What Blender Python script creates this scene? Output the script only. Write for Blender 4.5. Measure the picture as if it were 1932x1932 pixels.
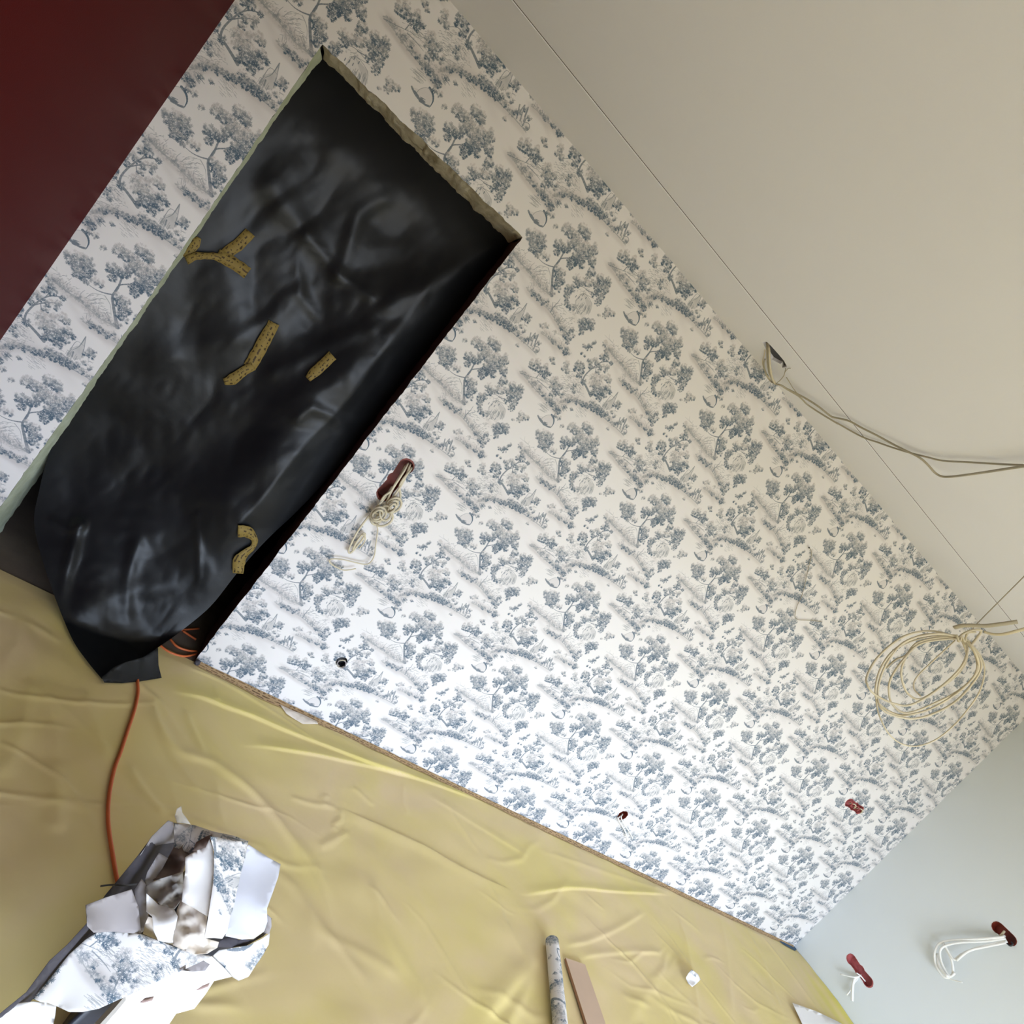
import bpy, bmesh, math, random
import numpy as np
from mathutils import Vector, Matrix, noise
from mathutils.geometry import delaunay_2d_cdt

random.seed(7); rng = np.random.default_rng(7)
sc = bpy.context.scene
C = sc.collection
for o in list(bpy.data.objects): bpy.data.objects.remove(o)

# ------------------------------------------------------------------ camera
F = 1117.06
CAM = np.array([0.71791, -2.29727, 1.54431])
RIGHT = np.array([0.72704628, -0.24976223, 0.6395487])
DOWN = np.array([0.55312083, -0.33879268, -0.76110241])
FWD = np.array([0.40676905, 0.90710438, -0.10816927])
cd = bpy.data.cameras.new('camera'); cam = bpy.data.objects.new('camera', cd); C.objects.link(cam)
cd.sensor_width = 36.0; cd.sensor_height = 36.0; cd.lens = 36.0*F/1932.0; cd.clip_start = 0.02
m = Matrix.Identity(4)
for i in range(3):
    m[i][0] = RIGHT[i]; m[i][1] = -DOWN[i]; m[i][2] = -FWD[i]; m[i][3] = CAM[i]
cam.matrix_world = m
sc.camera = cam

# ------------------------------------------------------------------ world, light, exposure
L, H, D = 5.65, 2.447, 4.3          # room length, height, depth
WX0, WX1, WZ0, WZ1 = 1.35, 4.75, 0.06, 2.10   # balcony window in the wall behind the camera
world = bpy.data.worlds.new('world'); sc.world = world; world.use_nodes = True
wn = world.node_tree.nodes; wl = world.node_tree.links
for n in list(wn): wn.remove(n)
wo = wn.new('ShaderNodeOutputWorld'); bg = wn.new('ShaderNodeBackground')
tc = wn.new('ShaderNodeTexCoord'); sx = wn.new('ShaderNodeSeparateXYZ'); cr = wn.new('ShaderNodeValToRGB')
mr = wn.new('ShaderNodeMapRange')
wl.new(tc.outputs['Generated'], sx.inputs[0]); wl.new(sx.outputs['Z'], mr.inputs[0])
mr.inputs[1].default_value = -1; mr.inputs[2].default_value = 1
wl.new(mr.outputs[0], cr.inputs[0]); wl.new(cr.outputs[0], bg.inputs[0]); wl.new(bg.outputs[0], wo.inputs[0])
cr.color_ramp.elements[0].position = 0.47; cr.color_ramp.elements[0].color = (0.20, 0.19, 0.17, 1)
cr.color_ramp.elements[1].position = 0.53; cr.color_ramp.elements[1].color = (0.74, 0.86, 1.04, 1)
e_ = cr.color_ramp.elements.new(1.0); e_.color = (0.62, 0.78, 1.0, 1)
bg.inputs[1].default_value = 8.2
pd = bpy.data.lights.new('window_portal', 'AREA'); pd.shape = 'RECTANGLE'
pd.size = WX1-WX0; pd.size_y = WZ1-WZ0; pd.cycles.is_portal = True
po = bpy.data.objects.new('window_portal', pd); C.objects.link(po)
po.location = ((WX0+WX1)/2, -D-0.11, (WZ0+WZ1)/2); po.rotation_euler = (math.radians(90), 0, 0)
vs = sc.view_settings; vs.view_transform = 'Standard'; vs.look = 'None'; vs.gamma = 1; vs.use_curve_mapping = False
vs.exposure = 1.10
sc.cycles.max_bounces = 10; sc.cycles.diffuse_bounces = 7; sc.cycles.use_denoising = True
sc.cycles.caustics_reflective = False; sc.cycles.caustics_refractive = False

# ------------------------------------------------------------------ pixel -> place helpers
def ray(u, v): return ((u-966)*RIGHT+(v-966)*DOWN)/F+FWD
def hit(u, v, ax, val):
    r = ray(u, v); return CAM+r*((val-CAM[ax])/r[ax])
def onfloor(u, v, h=0.0): return hit(u, v, 2, h)
def onback(u, v, y=0.0): return hit(u, v, 1, y)
def onright(u, v, d=0.0): return hit(u, v, 0, L-d)
def onceil(u, v, d=0.0): return hit(u, v, 2, H-d)
def atdist(u, v, z): return CAM+ray(u, v)*z
def zm(ox, oy, s, pts): return [(ox+p[0]*s, oy+p[1]*s) for p in pts]

# ------------------------------------------------------------------ mesh helpers
def tag(o, label=None, cat=None, group=None, kind=None):
    if label: o['label'] = label
    if cat: o['category'] = cat
    if group: o['group'] = group
    if kind: o['kind'] = kind
    return o
def empty(name, loc=(0, 0, 0)):
    o = bpy.data.objects.new(name, None); o.location = tuple(loc); C.objects.link(o); o.empty_display_size = .05; return o
def obj(name, verts, faces, mat, parent=None, smooth=False, uvs=None):
    me = bpy.data.meshes.new(name)
    off = Vector(parent.location) if parent is not None else Vector((0, 0, 0))
    if parent is not None and parent.parent is not None: off = off+Vector(parent.parent.location)
    me.from_pydata([tuple(Vector([float(c) for c in v])-off) for v in verts], [], [tuple(int(i) for i in f) for f in faces])
    if isinstance(mat, (list, tuple)):
        for mm in mat: me.materials.append(mm)
    elif mat: me.materials.append(mat)
    if uvs is not None:
        ul = me.uv_layers.new(name='UVMap')
        li = np.empty(len(me.loops), dtype=np.int32); me.loops.foreach_get('vertex_index', li)
        ul.data.foreach_set('uv', np.asarray(uvs, dtype=np.float32)[li].ravel())
    if smooth: me.polygons.foreach_set('use_smooth', [True]*len(me.polygons))
    me.update()
    o = bpy.data.objects.new(name, me); C.objects.link(o)
    if parent is not None: o.parent = parent
    return o
def box(x0, x1, y0, y1, z0, z1):
    v = [(x, y, z) for x in (x0, x1) for y in (y0, y1) for z in (z0, z1)]
    f = [(0, 1, 3, 2), (4, 6, 7, 5), (0, 4, 5, 1), (2, 3, 7, 6), (0, 2, 6, 4), (1, 5, 7, 3)]
    return v, f
def join(parts):
    V, Fc = [], []
    for v, f in parts:
        n = len(V); V += [tuple(p) for p in v]; Fc += [tuple(i+n for i in q) for q in f]
    return V, Fc
def cr_spline(P, n=6):
    P = [np.asarray(p, float) for p in P]
    if len(P) < 3: return P
    Q = [2*P[0]-P[1]]+P+[2*P[-1]-P[-2]]; out = []
    for i in range(1, len(Q)-2):
        for k in range(n):
            t = k/n
            out.append(.5*((2*Q[i])+(-Q[i-1]+Q[i+1])*t+(2*Q[i-1]-5*Q[i]+4*Q[i+1]-Q[i+2])*t*t+(-Q[i-1]+3*Q[i]-3*Q[i+1]+Q[i+2])*t**3))
    out.append(P[-1]); return out
def tube(P, r, n=8, flat=1.0, spl=5):
    """round (or flattened) tube through the points"""
    P = cr_spline(P, spl) if spl else [np.asarray(p, float) for p in P]
    V, Fc = [], []; up = np.array([0.3, .5, .8]); nrm = None
    for i, p in enumerate(P):
        t = P[min(i+1, len(P)-1)]-P[max(i-1, 0)]; t = t/(np.linalg.norm(t)+1e-9)
        if nrm is None: nrm = np.cross(t, up)
        nrm = nrm-t*(nrm@t); nrm /= np.linalg.norm(nrm)+1e-9
        b = np.cross(t, nrm)
        for k in range(n):
            a = 2*math.pi*k/n; V.append(p+r*(math.cos(a)*nrm+flat*math.sin(a)*b))
    for i in range(len(P)-1):
        for k in range(n):
            k2 = (k+1) % n; Fc.append((i*n+k, i*n+k2, (i+1)*n+k2, (i+1)*n+k))
    Fc.append(tuple(range(n))[::-1]); Fc.append(tuple((len(P)-1)*n+k for k in range(n)))
    return V, Fc
def cdt(outline, holes=(), extra=(), edges_extra=()):
    """triangulated 2-D polygon with holes"""
    pts, ed = [], []
    for loop in [outline]+list(holes):
        n = len(pts); pts += [Vector((float(p[0]), float(p[1]))) for p in loop]
        ed += [(n+i, n+(i+1) % len(loop)) for i in range(len(loop))]
    pts += [Vector((float(p[0]), float(p[1]))) for p in extra]
    r = delaunay_2d_cdt(pts, ed, [], 0, 1e-7)
    V = np.array([tuple(v) for v in r[0]]); F3 = []
    for f in r[2]:
        c = V[list(f)].mean(0)
        if inpoly(c, outline) and not any(inpoly(c, h) for h in holes): F3.append(tuple(f))
    return V, F3
def inpoly(p, poly):
    x, y = p; c = False; n = len(poly); j = n-1
    for i in range(n):
        xi, yi = poly[i][0], poly[i][1]; xj, yj = poly[j][0], poly[j][1]
        if (yi > y) != (yj > y) and x < (xj-xi)*(y-yi)/(yj-yi)+xi: c = not c
        j = i
    return c
def nz(x, y=0., z=0.): return noise.noise(Vector((x, y, z)))

# ------------------------------------------------------------------ materials
def mat(name, col, rough=.6, spec=.5, bump=0., bscale=60., var=0., vscale=3., col2=None, metal=0.):
    mt = bpy.data.materials.new(name); mt.use_nodes = True; nt = mt.node_tree; b = nt.nodes['Principled BSDF']
    b.inputs['Base Color'].default_value = (*col, 1); b.inputs['Roughness'].default_value = rough
    b.inputs['Specular IOR Level'].default_value = spec; b.inputs['Metallic'].default_value = metal
    tcn = nt.nodes.new('ShaderNodeTexCoord')
    if var or col2:
        nn = nt.nodes.new('ShaderNodeTexNoise'); nn.inputs['Scale'].default_value = vscale; nn.inputs['Detail'].default_value = 5
        nt.links.new(tcn.outputs['Object'], nn.inputs['Vector'])
        rp = nt.nodes.new('ShaderNodeValToRGB'); rp.color_ramp.elements[0].position = .3; rp.color_ramp.elements[1].position = .7
        a = col; c2 = col2 or tuple(min(1, c*(1-var)) for c in col)
        rp.color_ramp.elements[0].color = (*a, 1); rp.color_ramp.elements[1].color = (*c2, 1)
        nt.links.new(nn.outputs['Fac'], rp.inputs[0]); nt.links.new(rp.outputs[0], b.inputs['Base Color'])
    if bump:
        n2 = nt.nodes.new('ShaderNodeTexNoise'); n2.inputs['Scale'].default_value = bscale; n2.inputs['Detail'].default_value = 6
        nt.links.new(tcn.outputs['Object'], n2.inputs['Vector'])
        bp = nt.nodes.new('ShaderNodeBump'); bp.inputs['Strength'].default_value = bump; bp.inputs['Distance'].default_value = .004
        nt.links.new(n2.outputs['Fac'], bp.inputs['Height']); nt.links.new(bp.outputs[0], b.inputs['Normal'])
    return mt
M = {}
M['maroon'] = mat('maroon_paint', (.072, .0060, .0055), .5, .10, .08, 250, .12, 1.2)
M['ceil'] = mat('ceiling_paint', (.755, .752, .80), .85, .2, .05, 300, .02, 1.5)
M['pale'] = mat('pale_blue_grey_paint', (.66, .695, .705), .8, .25, .06, 300, .03, 2)
M['white'] = mat('white_paint', (.70, .68, .64), .8, .2, .05, 200)
M['plaster'] = mat('raw_plaster', (.60, .56, .48), .95, .1, .9, 90, 0, 14, (.34, .30, .23))
M['greenish'] = mat('cut_board_edge', (.52, .56, .44), .95, .1, .5, 120, 0, 20, (.40, .43, .30))
M['darkjamb'] = mat('dark_maroon_jamb', (.045, .012, .010), .6, .3, .6, 90, 0, 30, (.09, .03, .025))
M['taupe'] = mat('dusty_taupe_floor', (.16, .125, .10), .75, .3, .2, 60, .35, 6)
M['dark'] = mat('hall_darkness', (.014, .014, .010), .8, .2)  # darkness of the unlit hall put into its wall colour
M['film'] = mat('black_film', (.0055, .0062, .0078), .38, .24, .16, 26, 0, 5, (.0085, .0090, .0100))
M['cable'] = mat('ivory_cable', (.62, .55, .40), .5, .4, 0, 1, .2, 9)
M['cable_grey'] = mat('grey_beige_cable', (.40, .36, .27), .5, .4, 0, 1, .25, 9)
M['cable_white'] = mat('white_cable', (.80, .80, .78), .45, .4)
M['orange'] = mat('orange_cable', (.55, .13, .04), .5, .4)
M['red'] = mat('red_plastic', (.21, .028, .013), .5, .4, 0, 1, .45, 30)
M['pink'] = mat('faded_red_plastic', (.50, .12, .12), .6, .4, 0, 1, .4, 40)
M['black'] = mat('black_plastic', (.03, .032, .036), .5, .5)
M['paper'] = mat('white_paper', (.82, .80, .80), .7, .2, .15, 30)
M['paper_back'] = mat('grey_lilac_paper_back', (.31, .285, .295), .7, .2, .1, 20)
M['paper_dark'] = mat('shaded_paper_back', (.060, .055, .066), .7, .2, .1, 20)  # grey backing with the shade of its turned-away side in the colour
M['cream'] = mat('cream_masking_paper', (.74, .66, .58), .75, .2, .6, 12, .08, 8)
M['grey'] = mat('grey_crumpled_paper', (.42, .39, .36), .75, .2, .6, 12, .1, 8)
M['brownish'] = mat('brown_grey_paper', (.22, .165, .145), .75, .2, .5, 12, .15, 8)
M['paper_lilac_shade'] = mat('shaded_lilac_paper', (.56, .56, .62), .7, .2, .1, 20)  # white paper toned down for the slight shade it lies in
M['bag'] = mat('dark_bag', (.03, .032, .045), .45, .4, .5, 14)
M['wood'] = mat('plank_face', (.56, .40, .29), .6, .3, .1, 30, .1, 6)
M['wood_edge'] = mat('plank_edge', (.30, .16, .09), .8, .2)
M['joint'] = mat('joint_shade_tone', (.10, .09, .075), .9, .1)
M['frame'] = mat('window_frame', (.8, .8, .8), .5)

def tape_mat(base=(.20, .140, .038, 1), c1=(.035, .022, .010, 1), c2=(.08, .05, .018, 1), thr=.52):
    mt = mat('printed_masking_tape', (.17, .12, .03), .6, .2, .3, 120); nt = mt.node_tree; b = nt.nodes['Principled BSDF']
    uv = nt.nodes.new('ShaderNodeUVMap'); br = nt.nodes.new('ShaderNodeTexBrick')
    mp = nt.nodes.new('ShaderNodeMapping'); mp.inputs['Scale'].default_value = (1, 1, 1)
    nt.links.new(uv.outputs[0], mp.inputs[0]); nt.links.new(mp.outputs[0], br.inputs['Vector'])
    br.inputs['Color1'].default_value = c1; br.inputs['Color2'].default_value = c2
    br.inputs['Mortar'].default_value = base; br.inputs['Scale'].default_value = 1
    br.inputs['Mortar Size'].default_value = .10; br.inputs['Brick Width'].default_value = .8; br.inputs['Row Height'].default_value = .33
    br.inputs['Mortar Smooth'].default_value = .25
    nn = nt.nodes.new('ShaderNodeTexNoise'); nn.inputs['Scale'].default_value = 3.5; nt.links.new(uv.outputs[0], nn.inputs['Vector'])
    st = nt.nodes.new('ShaderNodeMath'); st.operation = 'GREATER_THAN'; st.inputs[1].default_value = thr
    nt.links.new(nn.outputs['Fac'], st.inputs[0])
    mx = nt.nodes.new('ShaderNodeMix'); mx.data_type = 'RGBA'; nt.links.new(st.outputs[0], mx.inputs[0])
    mx.inputs[6].default_value = base; nt.links.new(br.outputs['Color'], mx.inputs[7])
    nt.links.new(mx.outputs[2], b.inputs['Base Color']); return mt
M['tape'] = tape_mat()
M['tape2'] = tape_mat((.47, .32, .17, 1), (.12, .07, .035, 1), (.24, .14, .07, 1), .45)

def cloth_mat():
    mt = mat('yellow_drop_cloth', (.5, .4, .15), .48, .35, .12, 35); nt = mt.node_tree; b = nt.nodes['Principled BSDF']
    tcn = nt.nodes.new('ShaderNodeTexCoord')
    n1 = nt.nodes.new('ShaderNodeTexNoise'); n1.inputs['Scale'].default_value = 2.2; n1.inputs['Detail'].default_value = 4; n1.inputs['Distortion'].default_value = .8
    nt.links.new(tcn.outputs['Object'], n1.inputs['Vector'])
    rp = nt.nodes.new('ShaderNodeValToRGB'); rp.color_ramp.elements[0].position = .35; rp.color_ramp.elements[1].position = .68
    rp.color_ramp.elements[0].color = (.680, .530, .300, 1); rp.color_ramp.elements[1].color = (.665, .545, .215, 1)
    nt.links.new(n1.outputs['Fac'], rp.inputs[0])
    # where the film is doubled in a fold it is a stronger yellow
    at = nt.nodes.new('ShaderNodeAttribute'); at.attribute_name = 'doubled'
    mx = nt.nodes.new('ShaderNodeMix'); mx.data_type = 'RGBA'; nt.links.new(at.outputs['Fac'], mx.inputs[0])
    nt.links.new(rp.outputs[0], mx.inputs[6]); mx.inputs[7].default_value = (.62, .54, .11, 1)
    nt.links.new(mx.outputs[2], b.inputs['Base Color']); return mt
M['cloth'] = cloth_mat()

# ------------------------------------------------------------------ wallpaper print, painted stroke by stroke into a 53 cm repeat
REP = .53
N = 1024
PAPER = np.array([.745, .72, .715])
tileimg = np.ones((N, N, 3), np.float32)*PAPER.astype(np.float32)
DK = np.array([.080, .125, .175]); MD = np.array([.21, .265, .32]); LT = np.array([.42, .42, .425]); PK = np.array([.53, .495, .49])
def tuv(u, v):
    p = onback(u, v); return np.array([(p[0]/REP) % 1*N, (p[2]/REP) % 1*N])
A = lambda x, y: tuv(1000+x*.20704, 560+y*.20704)      # positions read off one enlarged part of the wall
ORG = A(960, 255)
def unwrap(p, ref):
    return ref+((p-ref+N/2) % N)-N/2
def paint(x0, y0, x1, y1, fn):
    ix = np.arange(int(math.floor(x0)), int(math.ceil(x1))+1); iy = np.arange(int(math.floor(y0)), int(math.ceil(y1))+1)
    X, Y = np.meshgrid(ix, iy); a, col = fn(X.astype(np.float32), Y.astype(np.float32))
    sub = tileimg[np.ix_(iy % N, ix % N)]
    tileimg[np.ix_(iy % N, ix % N)] = sub*(1-a[..., None])+np.asarray(col, np.float32)*a[..., None]
def line(P, w, col, al=.9, taper=True):
    P = [np.asarray(p, float) for p in P]
    Q = [P[0]]
    for p in P[1:]: Q.append(unwrap(p, Q[-1]))
    Q = np.array(cr_spline(Q, 3)) if len(Q) > 2 else np.array(Q)
    n = len(Q)-1
    for i in range(n):
        a, b = Q[i], Q[i+1]; wa = w*(1-.75*i/n) if taper else w
        def fn(X, Y, a=a, b=b, wa=wa):
            d = b-a; L2 = d@d+1e-6; t = np.clip(((X-a[0])*d[0]+(Y-a[1])*d[1])/L2, 0, 1)
            r = np.hypot(X-a[0]-t*d[0], Y-a[1]-t*d[1]); return np.clip(wa/2-r+.7, 0, 1)*al, col
        paint(min(a[0], b[0])-w-2, min(a[1], b[1])-w-2, max(a[0], b[0])+w+2, max(a[1], b[1])+w+2, fn)
def leaf(c, r, col, al=.95, k=None, amp=.34):
    k = k or random.choice((5, 6, 7)); ph = random.random()*6.28; asp = random.uniform(.75, 1.25)
    def fn(X, Y):
        dx = (X-c[0])*asp; dy = (Y-c[1])/asp; rr = np.hypot(dx, dy); th = np.arctan2(dy, dx)
        lim = r*(1-amp+amp*np.cos(k*th+ph)); return np.clip(lim-rr+.6, 0, 1)*al, col
    paint(c[0]-r-2, c[1]-r-2, c[0]+r+2, c[1]+r+2, fn)
def wash(c, rx, ry, ang, col, al):
    ca, sa = math.cos(ang), math.sin(ang); R_ = max(rx, ry)*2.2
    def fn(X, Y):
        dx = X-c[0]; dy = Y-c[1]; u = (dx*ca+dy*sa)/rx; v = (-dx*sa+dy*ca)/ry
        return np.exp(-(u*u+v*v)*1.4)*al, col
    paint(c[0]-R_, c[1]-R_, c[0]+R_, c[1]+R_, fn)
def mixc(a, b, t): return a*(1-t)+b*t
def clump(x, y, r, dark=.6, dens=1.0):
    """foliage: lobed leaf groups, light above, dark below"""
    c = A(x, y); r = r*1.05
    wash(c+np.array([0, -.1*r]), r*.72, r*.66, 0, mixc(LT, MD, dark), .30+.34*dark)
    n = int(max(5, dens*r*r/46)); pts = []
    for _ in range(n):
        rr = r*math.sqrt(random.random())*.92; th = random.random()*6.28
        pts.append((rr*math.cos(th), rr*math.sin(th)))
    for k in range(int(r/2.6)):
        th = random.random()*6.28; rr = r*random.uniform(.86, 1.10); pts.append((rr*math.cos(th), rr*math.sin(th)))
    pts.sort(key=lambda p: -p[1])
    for px, py in pts:
        h = (py-.35*px)/r
        t = min(1, max(0, dark+.06-.50*h+random.uniform(-.30, .30)))
        col = mixc(LT, DK, t) if t > .3 else mixc(PK, LT, t/.3)
        q = c+np.array([px, py]); rad = random.uniform(7.0, 11.5)*(.78+.008*r)
        leaf(q, rad, col, .62+.36*t, amp=.38)
        if random.random() < .45:                      # bright rim of the next leaf group
            a_ = random.uniform(.6, 2.2); leaf(q+rad*.75*np.array([math.cos(a_), math.sin(a_)]), rad*.42, mixc(PAPER, LT, .25), .75)
def st(pts, w, dark=.7, al=.9, taper=True): line([A(*p) for p in pts], w, mixc(LT, DK, dark), al, taper)
def bank(pts, r=16, dark=.6, n=None):
    """ground line with soft shadow, grass and tufts"""
    P = [np.array(p, float) for p in pts]; S = cr_spline(P, 9)
    st(pts, 4.5, dark+.12, .75, False)
    for i, p in enumerate(S):
        wash(A(*p), 30, 8, -.35, mixc(PK, LT, .7), .16)
        wash(A(p[0]-14, p[1]+12), 44, 12, -.35, PK, .16)
        wash(A(p[0]+24, p[1]-20), 40, 16, -.35, PK, .14)
        m_ = .5+.5*nz(p[0]*.021, p[1]*.021, 3.3)*2
        for _ in range(int(1+4*max(0, m_))):
            q = (p[0]+random.uniform(-5, r*1.5), p[1]+random.uniform(-r*1.5, 6)); t = random.uniform(dark-.45, dark+.25)
            leaf(A(*q), random.uniform(3.2, 9.5)*(.6+.6*max(0, m_)), mixc(LT, DK, min(1, max(0, t))), .82, amp=.42)
        if random.random() < .5:
            q = (p[0]+random.uniform(0, 30), p[1]-random.uniform(0, 30)); st([q, (q[0]+random.uniform(-4, 14), q[1]-random.uniform(8, 22))], 3, random.uniform(.2, .7), .7)
def shade(pts, dark, al):
    """flat tint inside an outline"""
    Q = [A(*pts[0])]
    for p in pts[1:]: Q.append(unwrap(A(*p), Q[-1]))
    Q = np.array(Q)
    def fn(X, Y):
        ins = np.zeros(X.shape, bool); j = len(Q)-1
        for i in range(len(Q)):
            xi, yi = Q[i]; xj, yj = Q[j]
            ins ^= ((yi > Y) != (yj > Y)) & (X < (xj-xi)*(Y-yi)/(yj-yi+1e-9)+xi); j = i
        return ins*al, mixc(PK, LT, dark)
    paint(Q[:, 0].min(), Q[:, 1].min(), Q[:, 0].max(), Q[:, 1].max(), fn)
def ruffle(x, y, sx, sy, n, d0=.1, d1=.5):
    """loose pale undergrowth: short curls and small leaves"""
    for _ in range(n):
        a = x+random.uniform(-sx, sx); b = y+random.uniform(-sy, sy)
        if random.random() < .5: leaf(A(a, b), random.uniform(3.5, 8), mixc(PK, MD, random.uniform(d0, d1)), .7, amp=.45)
        else:
            k = random.uniform(8, 20); st([(a, b), (a+k*.8, b+k*random.uniform(-.2, .5)), (a+k*1.5, b+k*random.uniform(.1, 1))], 2.6, random.uniform(d0, d1+.2), .7)
def hatch(x, y, n, spread, ln, dx, dy, dark=.3, al=.55, w=2.4):
    n = int(n*1.5); dark += .12; al = min(1, al+.2)
    for _ in range(n):
        a = random.uniform(-spread, spread); b = random.uniform(-spread, spread)
        k = random.uniform(.5, 1.2)
        st([(x+a, y+b), (x+a+dx*ln*k, y+b+dy*ln*k)], w, dark, al)
# soft hills
for (x, y, rx) in ((780, 660, 90), (600, 1090, 150), (250, 960, 90), (900, 880, 80), (1000, 1230, 70), (1640, 700, 90), (1180, 950, 60), (880, 640, 90), (460, 840, 120)):
    wash(A(x, y), rx, rx*.30, -.38, PK, .30)
for q in ((350, 760, 90, 60, 60), (380, 870, 110, 50, 60), (560, 750, 60, 50, 26), (900, 650, 70, 60, 60), (940, 740, 40, 50, 30), (620, 930, 60, 40, 26), (1640, 600, 70, 60, 60), (1700, 760, 40, 60, 40), (1180, 900, 50, 40, 30),
          (1060, 900, 50, 50, 30), (1120, 1020, 60, 60, 36), (1050, 1120, 70, 40, 40), (720, 1060, 70, 40, 36), (800, 560, 40, 40, 24), (760, 480, 50, 50, 24), (300, 940, 60, 40, 30), (1240, 760, 50, 30, 16)): ruffle(*q)
# round tree
st([(905, 510), (900, 455), (900, 390)], 7, .7); st([(900, 455), (860, 420)], 4, .7); st([(900, 450), (940, 410)], 4, .7)
for q in ((860, 330, 34, .35), (905, 315, 30, .35), (945, 350, 34, .55), (880, 375, 38, .6), (930, 405, 40, .75), (870, 430, 30, .55), (900, 455, 22, .7), (845, 300, 16, .4)): clump(*q)
st([(830, 440), (870, 470), (900, 480)], 5, .6)
# great oak
st([(1000, 800), (1008, 720), (1018, 640), (1030, 580), (1075, 525), (1120, 450), (1170, 390), (1210, 330)], 20, .65, .9)
st([(1050, 550), (1090, 505), (1150, 495), (1215, 470), (1270, 440)], 9, .75); st([(1120, 450), (1070, 420)], 6, .7); st([(1160, 400), (1230, 380), (1290, 300)], 6, .7)
st([(1150, 495), (1180, 530)], 5, .7); st([(1215, 470), (1300, 500), (1340, 520)], 5, .7)
for q in ((1150, 265, 34, .35), (1185, 300, 36, .5), (1215, 335, 34, .5), (1275, 260, 34, .35), (1305, 300, 34, .65), (1310, 335, 20, .6),
          (1075, 385, 32, .45), (1095, 420, 34, .8), (1060, 455, 20, .7), (1140, 425, 30, .7), (1180, 385, 30, .4), (1240, 390, 42, .35), (1290, 400, 34, .3),
          (1365, 395, 24, .5), (1340, 430, 30, .6), (1250, 450, 36, .55), (1300, 460, 34, .6), (1370, 440, 18, .6), (1185, 520, 38, .75), (1160, 560, 22, .8),
          (1240, 510, 38, .8), (1255, 560, 18, .8), (1340, 510, 30, .65), (1350, 545, 18, .6), (1205, 480, 26, .6)): clump(*q)
for q in ((1060, 590, 26, .45), (1095, 620, 26, .5), (1060, 645, 28, .8), (1085, 680, 26, .65), (1045, 715, 26, .8), (1060, 750, 16, .7), (1010, 780, 16, .7)): clump(*q)
st([(1035, 572), (990, 562), (945, 540), (905, 500)], 8, .7); clump(955, 480, 22, .2); clump(985, 500, 20, .3); clump(900, 495, 14, .5)
# rocks under the oak
st([(735, 515), (790, 570), (830, 600), (870, 632), (925, 632)], 5, .6, .8); st([(840, 600), (850, 570), (880, 545)], 4, .45); st([(870, 600), (920, 565), (985, 580)], 3, .3)
st([(985, 580), (1000, 640), (985, 720)], 4, .3)
hatch(890, 680, 26, 42, 40, -.35, .85, .2, .45); hatch(940, 720, 18, 30, 40, .2, .9, .3, .5); hatch(930, 600, 18, 36, 26, -.9, .3, .2, .4)
bank([(690, 470), (740, 515), (800, 590), (860, 660), (920, 740), (1000, 800)], 13, .5)
# arching oak over the castle
st([(1130, 870), (1125, 800), (1165, 745), (1230, 715), (1280, 735), (1325, 790)], 7, .65); st([(1280, 740), (1340, 770), (1370, 800)], 7, .55)
for q in ((1330, 605, 30, .75), (1300, 640, 22, .5), (1210, 650, 24, .25), (1205, 695, 28, .6), (1255, 680, 28, .35), (1160, 740, 28, .7), (1130, 725, 18, .6), (1125, 780, 26, .7), (1115, 820, 18, .6),
          (1130, 860, 22, .55), (1165, 885, 24, .55), (1300, 690, 24, .4), (1350, 690, 30, .5), (1400, 640, 28, .35), (1405, 675, 30, .75), (1450, 690, 32, .6), (1375, 730, 30, .7), (1430, 740, 30, .75),
          (1345, 770, 22, .8), (1395, 795, 28, .8), (1370, 840, 24, .85), (1460, 660, 20, .5)): clump(*q)
shade([(1185, 835), (1215, 790), (1265, 770), (1325, 850), (1300, 925), (1230, 960), (1190, 910)], .7, .25); shade([(1260, 775), (1325, 850), (1300, 925), (1275, 850)], 1, .4)
for x, y in ((1205, 870), (1230, 880), (1250, 860), (1215, 910), (1240, 920), (1275, 880)): st([(x, y), (x-12, y+18)], 4.5, .6)
st([(1195, 830), (1260, 770), (1320, 845), (1305, 920)], 4, .55, .8); st([(1195, 830), (1185, 900)], 4, .4, .7); st([(1260, 770), (1340, 810)], 4, .4, .6)
for x, y in ((1192, 803), (1216, 812), (1250, 790), (1272, 812), (1235, 826)): st([(x, y), (x+9, y-13)], 5, .8)
hatch(1235, 880, 18, 40, 44, -.5, .8, .25, .55); hatch(1290, 880, 14, 22, 46, -.35, .9, .35, .5); 
for q in ((1265, 1010, 42, .9), (1225, 1000, 26, .6), (1310, 1000, 26, .6), (1230, 1055, 26, .8), (1310, 1035, 22, .6), (1225, 1090, 16, .7)): clump(*q)
for q in ((1440, 890, 24, .25), (1465, 925, 22, .4), (1430, 935, 24, .2), (1490, 925, 14, .5), (1375, 940, 10, .3)): clump(*q)
# bank below the rocks
bank([(810, 760), (860, 810), (910, 860), (960, 900), (1000, 950), (1035, 1015), (1080, 1080)], 17, .6)
for q in ((850, 785, 20, .8), (890, 815, 20, .8), (925, 850, 20, .7), (965, 840, 14, .4)): clump(*q)
st([(985, 930), (1015, 885), (1050, 850), (1070, 820)], 7, .6); st([(1015, 885), (1080, 870)], 4, .6); st([(1000, 905), (1010, 850)], 4, .6)
for x, y in ((1060, 985), (1085, 975), (1110, 990), (1090, 1010)): st([(1045, 1025), ((1045+x)/2, y-12), (x, y)], 4, .4)
for q in ((1070, 1050, 20, .5), (1110, 1090, 26, .55), (1145, 1065, 20, .5), (1120, 1130, 22, .6), (1085, 1110, 18, .5), (1160, 1110, 12, .5), (1110, 1165, 14, .6)): clump(*q)
hatch(1130, 1000, 20, 40, 22, -.8, .5, .1, .4)
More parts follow.
